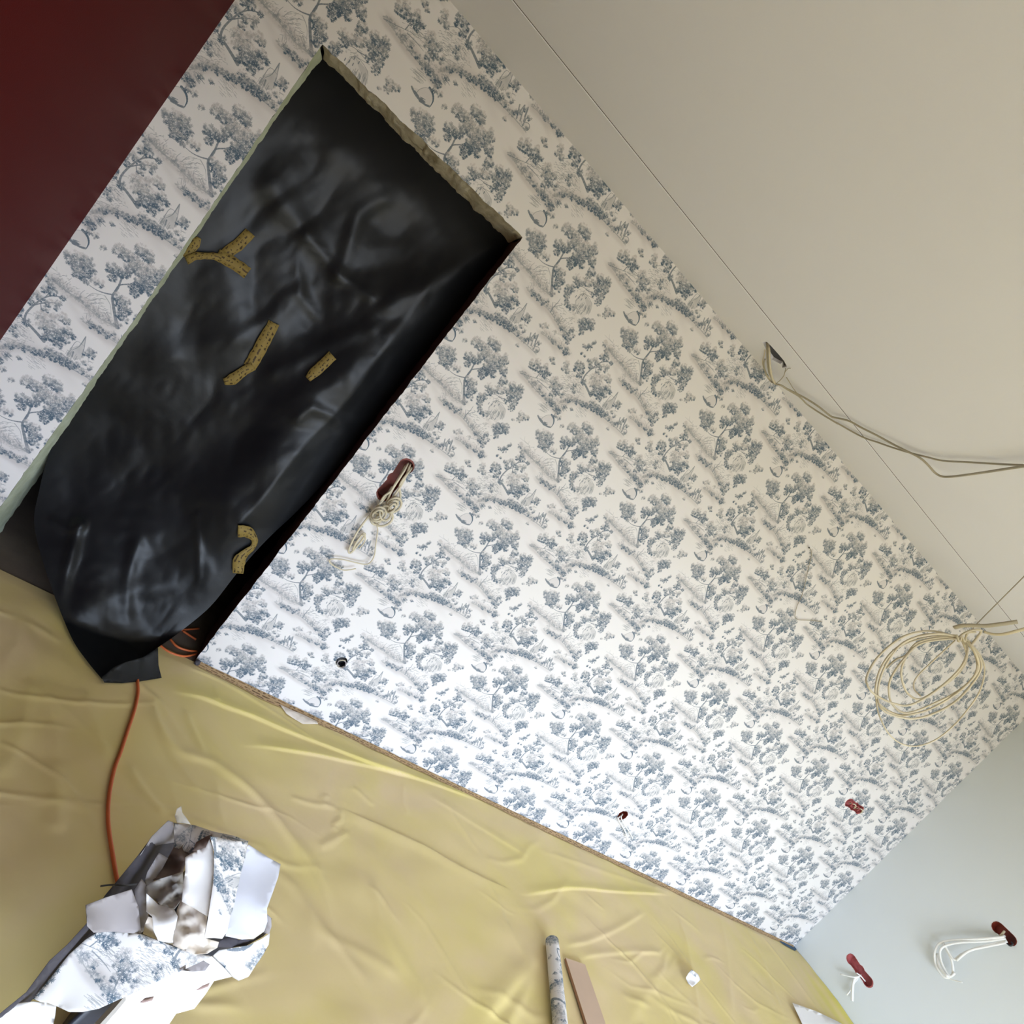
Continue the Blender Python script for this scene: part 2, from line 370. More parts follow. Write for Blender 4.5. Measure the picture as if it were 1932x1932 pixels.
# reeds and second bank
for x, y in ((905, 1035), (935, 1025), (955, 1045), (920, 1055)): clump(x, y, 12, .2)
clump(1010, 1085, 14, .1)
bank([(900, 1100), (950, 1130), (1000, 1180), (1050, 1210), (1100, 1260)], 15, .65)
for q in ((1000, 1165, 16, .6), (1050, 1200, 16, .6), (1090, 1240, 20, .8), (1105, 1215, 14, .6)): clump(*q)
for q in ((1270, 1195, 20, .8), (1300, 1180, 18, .7), (1325, 1155, 14, .6), (1240, 1185, 12, .6)): clump(*q)
st([(1290, 1225), (1300, 1180), (1335, 1165)], 5, .7); clump(1222, 1248, 9, .7); clump(1245, 1268, 7, .6)
for q in ((685, 425, 22, .2), (705, 480, 16, .6), (690, 500, 14, .6)): clump(*q)
st([(750, 415), (720, 380), (725, 340)], 3, .25, .6); st([(750, 420), (680, 350)], 2.5, .2, .5); st([(752, 430), (760, 390)], 2.5, .2, .5)
hatch(790, 500, 16, 40, 26, -.7, .6, .2, .4)
# boat and rowers
st([(852, 138), (868, 180), (895, 218), (930, 248), (958, 258)], 12, .7, .85, False); st([(975, 135), (992, 175), (988, 220), (966, 256)], 15, .95, .95)
st([(880, 175), (905, 150), (945, 135), (975, 140)], 3, .7); shade([(858, 140), (900, 150), (950, 135), (980, 140), (988, 200), (962, 250), (905, 225)], .3, .35); hatch(905, 215, 22, 16, 18, .8, .5, .6, .7, 3)
st([(870, 165), (890, 195)], 8, .8); st([(985, 150), (1010, 125), (1030, 118)], 6, .7); clump(1040, 165, 17, .35); clump(1008, 152, 10, .8); clump(1020, 115, 9, .8)
clump(1065, 248, 12, .2); hatch(1060, 255, 8, 14, 12, -.6, .6, .3, .5)
# riverside bank with the small willows
bank([(1470, 535), (1510, 575), (1545, 630), (1585, 690), (1640, 760), (1700, 830), (1735, 880)], 17, .62)
st([(1470, 535), (1530, 560), (1590, 580), (1640, 600)], 5, .55)
for q in ((1580, 450, 26, .3), (1620, 440, 22, .2), (1565, 480, 20, .5), (1610, 490, 30, .75), (1650, 520, 30, .8), (1665, 560, 22, .85), (1690, 520, 22, .55), (1680, 480, 20, .25), (1700, 545, 14, .6)): clump(*q)
st([(1590, 580), (1625, 540), (1640, 500)], 6, .7)
for q in ((1745, 585, 20, .2), (1720, 620, 22, .4), (1750, 630, 24, .65), (1775, 660, 20, .6), (1730, 670, 26, .7), (1745, 710, 20, .75), (1700, 720, 20, .7), (1700, 650, 14, .3)): clump(*q)
st([(1690, 790), (1715, 720), (1745, 650)], 7, .6); st([(1600, 600), (1650, 650), (1680, 690)], 5, .55)
for q in ((1580, 620, 14, .5), (1615, 660, 16, .4), (1640, 720, 18, .5), (1665, 775, 20, .7), (1700, 800, 24, .85), (1725, 840, 24, .85), (1755, 850, 14, .6), (1740, 880, 14, .7)): clump(*q)
hatch(1640, 620, 22, 46, 26, .7, .6, .25, .5); hatch(1650, 850, 22, 34, 40, -.8, -.6, .1, .45)
for x, y in ((1725, 425), (1745, 410), (1750, 450)): clump(x, y, 11, .2)
# leaning oak with the bare branches
st([(550, 905), (530, 860), (500, 800), (480, 765), (500, 715), (560, 655), (640, 600), (700, 590), (748, 608)], 18, .6, .9)
st([(560, 655), (620, 640), (690, 640), (705, 680)], 7, .7); st([(600, 650), (590, 700), (575, 725)], 5, .6); st([(480, 765), (440, 700), (400, 680), (330, 690)], 6, .6); st([(640, 600), (680, 560), (720, 540)], 5, .6)
for q in ((330, 610, 24, .25), (310, 650, 22, .35), (340, 680, 18, .5), (435, 610, 24, .4), (470, 630, 24, .7), (425, 655, 26, .75), (465, 675, 24, .8), (450, 715, 22, .7), (485, 775, 20, .8),
          (545, 590, 24, .5), (540, 630, 20, .7), (590, 580, 20, .4), (610, 610, 18, .7), (650, 545, 20, .5), (690, 560, 24, .7), (700, 520, 20, .5), (735, 600, 16, .7), (650, 640, 22, .35), (690, 670, 18, .6), (620, 680, 20, .3), (705, 640, 16, .4)): clump(*q)
for q in ((585, 735, 32, .05), (620, 770, 34, .05), (570, 790, 28, .05), (650, 740, 24, .1), (700, 735, 26, .15), (720, 765, 20, .5), (600, 820, 28, .5), (600, 865, 34, .85), (640, 880, 30, .85), (665, 830, 26, .3),
          (700, 830, 26, .6), (720, 865, 20, .75), (625, 925, 22, .9), (675, 890, 24, .8), (560, 870, 20, .6)): clump(*q)
hatch(340, 770, 26, 60, 30, .85, .45, .15, .45); hatch(330, 850, 24, 50, 26, .85, .45, .2, .45); hatch(430, 830, 22, 50, 24, .5, .8, .3, .5)
for q in ((385, 830, 16, .5), (410, 800, 14, .5), (280, 900, 18, .5), (300, 880, 14, .4), (400, 860, 14, .5)): clump(*q)
# church
shade([(655, 1000), (690, 945), (745, 930), (800, 868), (775, 940), (750, 1015), (700, 1030)], .9, .55); st([(800, 868), (745, 935), (700, 960)], 6, .6); st([(800, 868), (775, 935), (765, 960)], 4, .45); st([(690, 955), (740, 900), (775, 935)], 4, .45); st([(655, 1000), (695, 955)], 4, .4); st([(740, 1010), (765, 955)], 5, .5)
st([(685, 1005), (700, 975)], 8, .85); hatch(690, 985, 22, 26, 30, -.6, .8, .2, .5); wash(A(735, 955), 18, 34, .8, LT, .4)
for q in ((795, 970, 22, .45), (800, 995, 22, .75), (770, 980, 16, .5), (820, 975, 12, .6)): clump(*q)
# long hedge down to the picnic
bank([(260, 970), (320, 955), (370, 940), (440, 965), (510, 1000), (570, 1020), (630, 1070), (700, 1125), (770, 1185), (850, 1260)], 17, .72)
for q in ((340, 940, 20, .55), (380, 945, 18, .6), (430, 960, 20, .75), (475, 975, 20, .8), (520, 990, 22, .8), (560, 960, 18, .6), (575, 1010, 28, .85), (610, 1000, 22, .7), (630, 1045, 28, .85), (660, 1030, 20, .5),
          (670, 1080, 22, .75), (710, 1110, 18, .7), (700, 1060, 16, .5), (740, 1050, 14, .6), (760, 1090, 12, .5), (320, 1000, 14, .5), (380, 1020, 12, .3)): clump(*q)
hatch(460, 1040, 26, 46, 24, .6, .8, .15, .4); hatch(300, 1000, 16, 24, 30, .6, .8, .4, .5)
for x, y, a, b in ((790, 1190, 30, -90), (815, 1200, 40, -100), (840, 1200, 36, -80), (800, 1165, 50, -60), (850, 1170, 28, -60), (830, 1230, 30, -50)): st([(x, y), (x+a, y+b)], 8, .65, .8)
st([(835, 1240), (860, 1255), (880, 1235), (875, 1210), (850, 1205)], 4, .65, .8, False); clump(880, 1180, 14, .5); clump(810, 1150, 16, .65); clump(855, 1125, 12, .6); clump(785, 1150, 14, .6)
clump(710, 1200, 12, .2)
for (x, y) in ((195, 575), (205, 600), (180, 560)): clump(x, y, 10, .15)
img = bpy.data.images.new('toile_repeat', N, N, alpha=False, float_buffer=False)
lin = np.clip(tileimg, 0, 1); srgb = np.where(lin <= .0031308, lin*12.92, 1.055*np.power(lin, 1/2.4)-.055)
buf = np.ones((N, N, 4), np.float32); buf[..., :3] = srgb; img.pixels.foreach_set(buf.ravel()); img.update()

def paper_mat(name, bump=True):
    mt = bpy.data.materials.new(name); mt.use_nodes = True; nt = mt.node_tree; b = nt.nodes['Principled BSDF']
    uv = nt.nodes.new('ShaderNodeUVMap'); ti = nt.nodes.new('ShaderNodeTexImage'); ti.image = img; ti.extension = 'REPEAT'
    nt.links.new(uv.outputs[0], ti.inputs[0]); nt.links.new(ti.outputs[0], b.inputs['Base Color'])
    b.inputs['Roughness'].default_value = .75; b.inputs['Specular IOR Level'].default_value = .25; return mt
M['print'] = paper_mat('toile_wallpaper')

# ------------------------------------------------------------------ outlets cut into the walls
def gang(cx, cz, n, vertical, r=.033, sp=.071):
    """outline of n round sockets in a row"""
    out = []; ln = (n-1)*sp/2
    for k in range(n):                     # lower side going +, then round the end, then back
        c = -ln+k*sp
        a0, a1 = (-.69*math.pi if k else -1.5*math.pi), (-.31*math.pi if k < n-1 else .5*math.pi)
        if n == 1: a0, a1 = -1.5*math.pi, .4*math.pi
        for i in range(9):
            a = a0+(a1-a0)*i/8; out.append((c+r*math.cos(a), r*math.sin(a)))
    if n > 1:
        for k in range(n-2, 0, -1):
            c = -ln+k*sp
            for i in range(7):
                a = .31*math.pi+(.38*math.pi)*i/6; out.append((c+r*math.cos(a), r*math.sin(a)))
    out = [(p[0], p[1]) for p in out]
    # drop near duplicates
    res = []
    for p in out:
        if not res or math.hypot(p[0]-res[-1][0], p[1]-res[-1][1]) > 1e-4: res.append(p)
    if math.hypot(res[0][0]-res[-1][0], res[0][1]-res[-1][1]) < 1e-4: res.pop()
    res = [(p[0]+.0018*nz(p[0]*90, p[1]*90, cx), p[1]+.0018*nz(p[0]*90, p[1]*90, cx+5)) for p in res]
    return [((cx-p[1], cz+p[0]) if vertical else (cx+p[0], cz+p[1])) for p in res]
BACKBOX = [(1.268, 1.090, 3, True), (1.587, .297, 1, False), (3.481, .279, 1, False), (4.978, 1.093, 3, False)]
RIGHTBOX = [(-.350, .286, 3, False), (-.688, 1.128, 2, False)]
holes_back = [gang(*b, r=.026 if b[0] == 1.587 else .033) for b in BACKBOX]; holes_right = [gang(*b) for b in RIGHTBOX]

# door opening outline (ragged where the paper is trimmed)
def xl(z): return .256-.020*min(1, max(0, (z-1.0)/1.07))+.0025*nz(z*26, 1)+.0020*nz(z*90, 2)
def xr(z): return 1.093-.022*z/2.09+.004*nz(z*9, 3)+.0035*nz(z*40, 4)+.002*nz(z*120, 5)
def zt(x): return 2.072+.028*(x-.24)/.83+.005*nz(x*14, 7)+.0045*nz(x*50, 8)
def outline_back(e=0.):
    o = [(0, 0)]
    zs = np.linspace(0, zt(.236), 150)
    o += [(xl(z)-e, z) for z in zs[:-1]]
    xs = np.linspace(xl(2.07), xr(2.10), 70); o += [(x, zt(x)+e) for x in xs]
    o += [(xr(z)+e, z) for z in np.linspace(zt(1.07), 0, 150)[1:]]
    o += [(L, 0), (L, H), (0, H)]
    return o
WT = .21
V2, F3 = cdt(outline_back(.002), holes_back)
Vb = [(x, 0, z) for x, z in V2]; nb = len(Vb)
# the wall: pierced front plus solid piers behind
xa, xb_, zc = .20, 1.13, 2.13
parts = [(Vb, F3), box(0, xa, .06, WT, 0, H), box(xb_, L, .06, WT, 0, H), box(xa, xb_, .06, WT, zc, H)]
wb = tag(obj('wall_back', *join(parts), M['white']), kind='structure')
V2, F3 = cdt(outline_back(0.), holes_back)
wp = obj('wallpaper', [(x, -.0015, z) for x, z in V2], F3, M['print'], wb, uvs=[(x/REP, z/REP) for x, z in V2])
wp['label'] = 'cream wallpaper printed with blue-grey trees, castle and boat'
# reveals of the rough opening
def reveal(name, edge, inner, depth, material, n=160, md=7, amp=.004):
    V, Fc = [], []
    for i in range(n):
        t = i/(n-1)
        for j in range(md):
            s = j/(md-1); a = np.array(edge(t)); b = np.array(inner(t)); p = a*(1-s)+b*s
            q = np.array([p[0], s*depth, p[1]])
            d = amp*(nz(q[0]*22, q[1]*22, q[2]*22)+.6*nz(q[0]*70, q[1]*70, q[2]*70))*(0 if j == 0 else 1)
            dirv = inner(t)-edge(t); q[0] += d*(1 if abs(dirv[0]) > abs(dirv[1]) else .3); q[2] += d*(1 if abs(dirv[1]) >= abs(dirv[0]) else .3); V.append(q)
    for i in range(n-1):
        for j in range(md-1): a = i*md+j; Fc.append((a, a+1, a+md+1, a+md))
    return obj(name, V, Fc, material, wb, True)
A2 = np.array
reveal('lintel_reveal', lambda t: A2((xl(2.07)+t*(xr(2.1)-xl(2.07)), zt(xl(2.07)+t*(xr(2.1)-xl(2.07))))), lambda t: A2((.24+.83*t, 2.060+.03*t)), WT, M['plaster'], amp=.010)
reveal('jamb_reveal', lambda t: A2((xl(t*2.06), t*2.06)), lambda t: A2((.262-.022*t, t*2.06)), WT, M['greenish'], amp=.004)
reveal('jamb_reveal', lambda t: A2((xr(t*2.09), t*2.09)), lambda t: A2((1.096-.022*t, t*2.09)), WT, M['darkjamb'], amp=.006)
# fillers between skin and piers around the door
# socket boxes
def backbox(hole, depth, on, material, label, cat='junction box', parent_pts=None):
    c = np.mean(hole, 0)
    if on == 'back': P = lambda p, d: (p[0], d, p[1])
    else: P = lambda p, d: (L+d, p[0], p[1])
    n = len(hole); V = []
    sh = lambda p, k: (c[0]+(p[0]-c[0])*k, c[1]+(p[1]-c[1])*k)
    V += [P(sh(p, .995), -.0005) for p in hole]+[P(sh(p, .93), -.0005) for p in hole]+[P(sh(p, .90), depth) for p in hole]
    Fc = []
    for r_ in range(2):
        for i in range(n):
            j = (i+1) % n; Fc.append((r_*n+i, r_*n+j, (r_+1)*n+j, (r_+1)*n+i))
    v2, f3 = cdt([sh(p, .90) for p in hole]); b0 = len(V); V += [P(p, depth) for p in v2]; Fc += [tuple(i+b0 for i in f) for f in f3]
    e = empty('junction_box', P(c, 0)); tag(e, label, cat)
    obj('back_box', V, Fc, material, e)
    return e
jb1 = backbox(holes_back[0], .045, 'back', M['red'], 'tall red recessed outlet box beside the doorway, stuffed with cable')
jb3 = backbox(holes_back[2], .045, 'back', M['red'], 'single round red outlet box low on the wallpapered wall')
jb4 = backbox(holes_back[3], .045, 'back', M['pink'], 'wide triple red outlet box on the wallpaper near the pale wall')
jb5 = backbox(holes_right[0], .045, 'right', M['pink'], 'faded pink triple outlet box low on the pale wall')
jb6 = backbox(holes_right[1], .045, 'right', M['red'], 'dark red double outlet box higher on the pale wall')
jb2 = backbox(holes_back[1], .03, 'back', M['black'], 'small round black outlet with dark wire ends above the floor')

# ------------------------------------------------------------------ other walls, floor, ceiling
tag(obj('wall_left', *box(-.12, 0, -D, .06, 0, H), M['maroon']), kind='structure')
V2, F3 = cdt([(-D, 0), (0, 0), (0, H), (-D, H)], holes_right)
tag(obj('wall_right', *join([([(L, y, z) for y, z in V2], F3), box(L+.06, L+.15, -D, .06, 0, H)]), M['pale']), kind='structure')
wf = join([box(0, WX0, -D-.25, -D, 0, H), box(WX1, L, -D-.25, -D, 0, H), box(WX0, WX1, -D-.25, -D, 0, WZ0), box(WX0, WX1, -D-.25, -D, WZ1, H)])
tag(obj('wall_front', *wf, M['white']), kind='structure')
fr = []
for x in (WX0, (WX0+WX1)/2-.04, WX1-.06): fr.append(box(x, x+.06, -D-.2, -D-.14, WZ0, WZ1))
for z in (WZ0, WZ1-.06): fr.append(box(WX0, WX1, -D-.2, -D-.14, z, z+.06))
tag(obj('window_1', *join(fr), M['frame']), kind='structure')
tag(obj('floor', *join([box(-.1, L+.1, -D-.2, WT, -.08, 0), box(-.95, L+.1, WT, 1.7, -.08, 0)]), M['taupe']), kind='structure')
# dim hallway behind the opening
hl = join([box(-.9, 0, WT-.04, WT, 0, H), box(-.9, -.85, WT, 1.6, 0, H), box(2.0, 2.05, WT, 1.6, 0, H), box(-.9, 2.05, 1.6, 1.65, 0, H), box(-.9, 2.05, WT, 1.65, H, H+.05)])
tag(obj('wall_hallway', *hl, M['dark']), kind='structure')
# ceiling: boards with open joints
cl = tag(obj('ceiling', *box(-.1, L+.1, -D-.2, .06, H+.016, H+.06), M['dark']), kind='structure')
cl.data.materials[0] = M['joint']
hz = zm(1380, 620, .10352, [(560, 250), (600, 238), (650, 245), (735, 330), (860, 470), (960, 590), (1010, 690), (960, 712), (918, 712), (895, 645), (800, 600), (735, 560), (690, 500), (640, 400), (590, 300)])
hole_c = [tuple(onceil(u, v)[:2]) for u, v in hz]
G = .0016
def board(poly, holes=(), name='ceiling_board'):
    v2, f3 = cdt(poly, holes); n = len(v2)
    V = [(x, y, H) for x, y in v2]; Fc = list(f3)
    for loop in [poly]+list(holes):
        b0 = len(V); k = len(loop); V += [(p[0], p[1], H) for p in loop]+[(p[0], p[1], H+.0125) for p in loop]
        Fc += [(b0+i, b0+(i+1) % k, b0+k+(i+1) % k, b0+k+i) for i in range(k)]
    return obj(name, V, Fc, M['ceil'], cl)
board([(0, -.329), (0, 0), (L, 0), (L, -.329)], [hole_c])
bd = board([(0, -D), (0, -.3345), (L, -.3345), (L, -D)])
# joint's shade as a dark painted strip, raised wall-side lip to catch light
obj('joint_shade_strip', *box(0, L, -.3345, -.329, H+.0006, H+.0120), M['joint'], cl)
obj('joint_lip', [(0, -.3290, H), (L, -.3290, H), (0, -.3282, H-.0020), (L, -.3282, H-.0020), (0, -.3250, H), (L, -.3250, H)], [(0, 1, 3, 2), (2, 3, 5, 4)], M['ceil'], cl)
# dark void above the hole
hb = [(x*1.0, y) for x, y in hole_c]; cxh, cyh = np.mean(hole_c, 0)
obj('void_box', *box(cxh-.09, cxh+.09, cyh-.10, cyh+.09, H+.0127, H+.0158), M['black'], cl)

# ------------------------------------------------------------------ drop cloth on the floor
nx, ny = 560, 420
xs = np.linspace(.005, L-.004, nx); ys = np.concatenate([np.linspace(-D+.02, -1.8, 90)[:-1], np.linspace(-1.8, -.012, ny-89)])
ny = len(ys); XX, YY = np.meshgrid(xs, ys)
Z = np.zeros_like(XX); DB = np.zeros_like(XX)
# fold lines: (points in the photograph's floor, height, width, one-sidedness)
Zc = lambda pts: zm(300, 1150, .2588, pts)
folds = [
 (Zc([(30, 600), (280, 650), (500, 730), (700, 800), (900, 890), (1100, 970), (1350, 1070), (1600, 1160), (1932, 1250)]), .016, .020, 1),
 (Zc([(550, 1000), (800, 1020), (1050, 1060), (1300, 1110), (1600, 1170), (1932, 1260), (2400, 1420)]), .012, .016, 1),
 (Zc([(-200, 640), (0, 880), (150, 1050), (400, 1130), (600, 1280), (800, 1480), (950, 1670), (1130, 1900), (1300, 2250)]), .012, .018, .3),
 ([(634, 1525), (680, 1545), (740, 1572), (800, 1600), (870, 1640), (969, 1685)], .010, .014, -1),
 ([(969, 1685), (990, 1690), (1020, 1686), (1060, 1680), (1101, 1679), (1160, 1685), (1264, 1690)], .012, .012, 1),
 ([(1052, 1790), (1085, 1783), (1113, 1776), (1171, 1750), (1218, 1720)], .007, .012, .5),
 ([(1085, 1811), (1136, 1801), (1190, 1798), (1253, 1797)], .006, .012, .5),
 ([(900, 1932), (950, 1874), (997, 1825), (1020, 1799)], .014, .030, .3),
 ([(940, 1960), (985, 1880), (1010, 1830)], .008, .020, 0),
 ([(1276, 1727), (1290, 1770), (1299, 1813), (1320, 1932)], .006, .016, 0),
 ([(236, 1440), (265, 1490), (310, 1546)], .007, .012, 0),
 ([(373, 1431), (420, 1460), (466, 1493), (505, 1535), (543, 1586), (575, 1636), (610, 1700), (640, 1780)], .008, .014, 0),
 (Zc([(180, 730), (210, 820), (250, 900), (330, 1090)]), .007, .011, 0), (Zc([(390, 560), (420, 690)]), .005, .008, 0),
 (Zc([(1290, 1450), (1320, 1530), (1270, 1580), (1290, 1640)]), .006, .010, 0), (Zc([(940, 1370), (1100, 1420), (1290, 1450)]), .005, .012, 0),
 (Zc([(1230, 1360), (1180, 1400), (1220, 1450)]), .004, .01, 0), (Zc([(1150, 1750), (1280, 1680), (1380, 1620)]), .005, .014, 0),
 (Zc([(1780, 1270), (1770, 1400), (1820, 1520)]), .004, .012, 0), (Zc([(1400, 1300), (1560, 1440)]), .004, .012, 0),
 ([(102, 1430), (106, 1500), (105, 1580)], .008, .022, 0), ([(60, 1280), (30, 1400), (0, 1480)], .007, .020, 0), ([(30, 1150), (60, 1230), (90, 1330), (110, 1450)], .006, .018, 0),
 ([(150, 1300), (180, 1380), (200, 1450)], .006, .018, 0), ([(280, 1300), (300, 1380), (340, 1450), (390, 1520)], .006, .013, 0), ([(345, 1260), (420, 1290), (520, 1350), (600, 1410)], .006, .01, .6),
 ([(560, 1700), (600, 1760), (680, 1800), (760, 1850)], .005, .02, 0), ([(700, 1650), (720, 1750), (780, 1850), (800, 1930)], .005, .02, 0), ([(420, 1600), (560, 1680), (600, 1800)], .005, .02, 0),
 ([(800, 1500), (900, 1560), (1000, 1620)], .006, .02, .5), ([(1000, 1600), (1150, 1650), (1280, 1690)], .004, .016, 0), ([(1180, 1932), (1230, 1860), (1290, 1800)], .004, .02, 0),
 ([(1400, 1740), (1440, 1820), (1480, 1932)], .006, .02, 0), ([(1430, 1760), (1500, 1850), (1560, 1932)], .008, .02, 0), ([(1350, 1710), (1370, 1800), (1380, 1932)], .004, .02, 0),
]
def seg_dist(P):
    d = np.full(XX.shape, 9.); sd = np.zeros(XX.shape); prog = np.zeros(XX.shape)
    Lt = sum(np.linalg.norm(P[i+1]-P[i]) for i in range(len(P)-1)); acc = 0
    for i in range(len(P)-1):
        a, b = P[i], P[i+1]; v = b-a; l2 = v@v+1e-9
        t = np.clip(((XX-a[0])*v[0]+(YY-a[1])*v[1])/l2, 0, 1)
        dx = XX-a[0]-t*v[0]; dy = YY-a[1]-t*v[1]; dd = np.hypot(dx, dy)
        mk = dd < d; d = np.where(mk, dd, d); sd = np.where(mk, np.sign(v[0]*dy-v[1]*dx), sd)
        prog = np.where(mk, (acc+t*math.sqrt(l2))/Lt, prog); acc += math.sqrt(l2)
    return d, sd, prog
for pts, h, w, one in folds:
    P = [p[:2] for p in cr_spline([onfloor(u, v) for u, v in pts], 3)]; h = h*.62
    d, sd, pr = seg_dist(P)
    fade = np.clip(np.minimum(pr, 1-pr)*6, 0, 1); fade = fade*fade*(3-2*fade)
    w1 = np.where(sd > 0, w*(1+1.4*max(0, one)), w*(1+1.4*max(0, -one)))
    w1 = np.where((sd < 0) & (one > 0), w*(1-.72*one), w1); w1 = np.where((sd > 0) & (one < 0), w*(1+.72*one), w1)
    Z += h*np.exp(-(d/w1)**2*.9)*fade
    if one >= 1: DB = np.maximum(DB, .42*np.exp(-(d/.07)**2)*fade*(sd > 0))
# faint random creases
for _ in range(120):
    x0 = random.uniform(.2, L-.2); y0 = random.uniform(-2.0, -.1); a = random.uniform(-1.1, .4); ln = random.uniform(.12, .7)
    P = [np.array([x0, y0])]
    for k in range(4): P.append(P[-1]+ln/4*np.array([math.cos(a), math.sin(a)])); a += random.uniform(-.4, .4)
    x1, x2 = min(p[0] for p in P)-.1, max(p[0] for p in P)+.1; y1, y2 = min(p[1] for p in P)-.1, max(p[1] for p in P)+.1
    ix = (xs > x1) & (xs < x2); iy = (ys > y1) & (ys < y2)
    if not ix.any() or not iy.any(): continue
    sX, sY = XX, YY; XX, YY = XX[np.ix_(iy, ix)], YY[np.ix_(iy, ix)]
    d, sd, pr = seg_dist(P); XX, YY = sX, sY
    Z[np.ix_(iy, ix)] += random.uniform(.0015, .0045)*np.exp(-(d/random.uniform(.006, .016))**2)*np.sin(np.clip(pr, 0, 1)*math.pi)
def fbm(sx_, sy_, seed, n=24):
    r = np.random.default_rng(seed); out = np.zeros_like(XX)
    for k in range(n):
        a = r.uniform(0, math.pi); f = r.uniform(.5, 1.8); out += np.sin(XX*sx_*f*math.cos(a)+YY*sy_*f*math.sin(a)+r.uniform(0, 6.28))/n**.5
    return out
Z += .0022*fbm(9, 9, 1)+.0011*fbm(26, 26, 2)
Z = np.maximum(Z+.007, .003)
edge = np.clip(-YY/.06, 0, 1); Z = Z*edge+.003*(1-edge)
rise = np.clip((-YY-.03)/.35, 0, 1); dw = (L-XX)
Z += rise*(.040*np.exp(-(dw/.10)**1.5)); DB = np.maximum(DB, .95*rise*np.exp(-(dw/.22)**2)*(.6+.4*np.sin(dw*60)))
lft = np.clip((-YY-.02)/.2, 0, 1); Z += lft*.02*np.exp(-(XX/.05)**2)
cv = np.stack([XX.ravel(), YY.ravel(), Z.ravel()], 1)
ii, jj = np.meshgrid(np.arange(nx-1), np.arange(ny-1)); a0 = (jj*nx+ii).ravel()
me = bpy.data.meshes.new('drop_cloth')
me.from_pydata([], [], []); me.vertices.add(len(cv)); me.vertices.foreach_set('co', cv.ravel())
fc = np.stack([a0, a0+1, a0+nx+1, a0+nx], 1).astype(np.int32)
me.loops.add(fc.size); me.loops.foreach_set('vertex_index', fc.ravel()); me.polygons.add(len(fc))
me.polygons.foreach_set('loop_start', np.arange(0, fc.size, 4, dtype=np.int32)); me.update(calc_edges=True); me.validate()
me.polygons.foreach_set('use_smooth', [True]*len(me.polygons))
at = me.attributes.new('doubled', 'FLOAT', 'POINT'); at.data.foreach_set('value', DB.ravel().astype(np.float32))
me.materials.append(M['cloth']); dc = bpy.data.objects.new('drop_cloth', me); C.objects.link(dc)
tag(dc, 'wrinkled translucent yellow dust sheet spread over the whole floor', 'dust sheet')
def clothz(x, y):
    i = int(np.clip(np.searchsorted(xs, x), 1, nx-1)); j = int(np.clip(np.searchsorted(ys, y), 1, ny-1))
    return float(Z[j-1:j+1, i-1:i+1].max())
def lay(u, v, r):
    p = onfloor(u, v); p = onfloor(u, v, clothz(p[0], p[1])+r) if p[1] < -.012 else onfloor(u, v, r); return p

# masking tape strip along the skirting line
V, Fc, UV = [], [], []; n = 400; s_ = 0
for i in range(n):
    x = 1.10+(L-.02-1.10)*i/(n-1); w = .030+.010*nz(x*1.7, 9)+.006*nz(x*9, 2)+.010*max(0, 1-abs(x-1.45)/.35)
    for k, yy in enumerate((-.004, -w*.5-.004, -w-.004)):
        V.append((x, yy, .0075+.0015*nz(x*20, k)+(.004 if k == 0 else 0))); UV.append((x/.060, k*.5))
for i in range(n-1):
    for k in range(2): a = i*3+k; Fc.append((a, a+3, a+4, a+1))
tp = tag(obj('masking_tape', V, Fc, M['tape2'], uvs=UV, smooth=True), 'long brown printed masking tape along the foot of the wallpapered wall', 'tape')
# blue end of tape in the corner
p0 = [lay(u, v, .004) for u, v in ((1448, 1752), (1470, 1760), (1490, 1770), (1508, 1786), (1500, 1794), (1480, 1783), (1458, 1768))]
obj('blue_end', p0, [tuple(range(7))], mat('blue_tape', (.05, .12, .22), .6, .3, .2, 80, .5, 60), tp)['label'] = 'blue tape end in the corner'
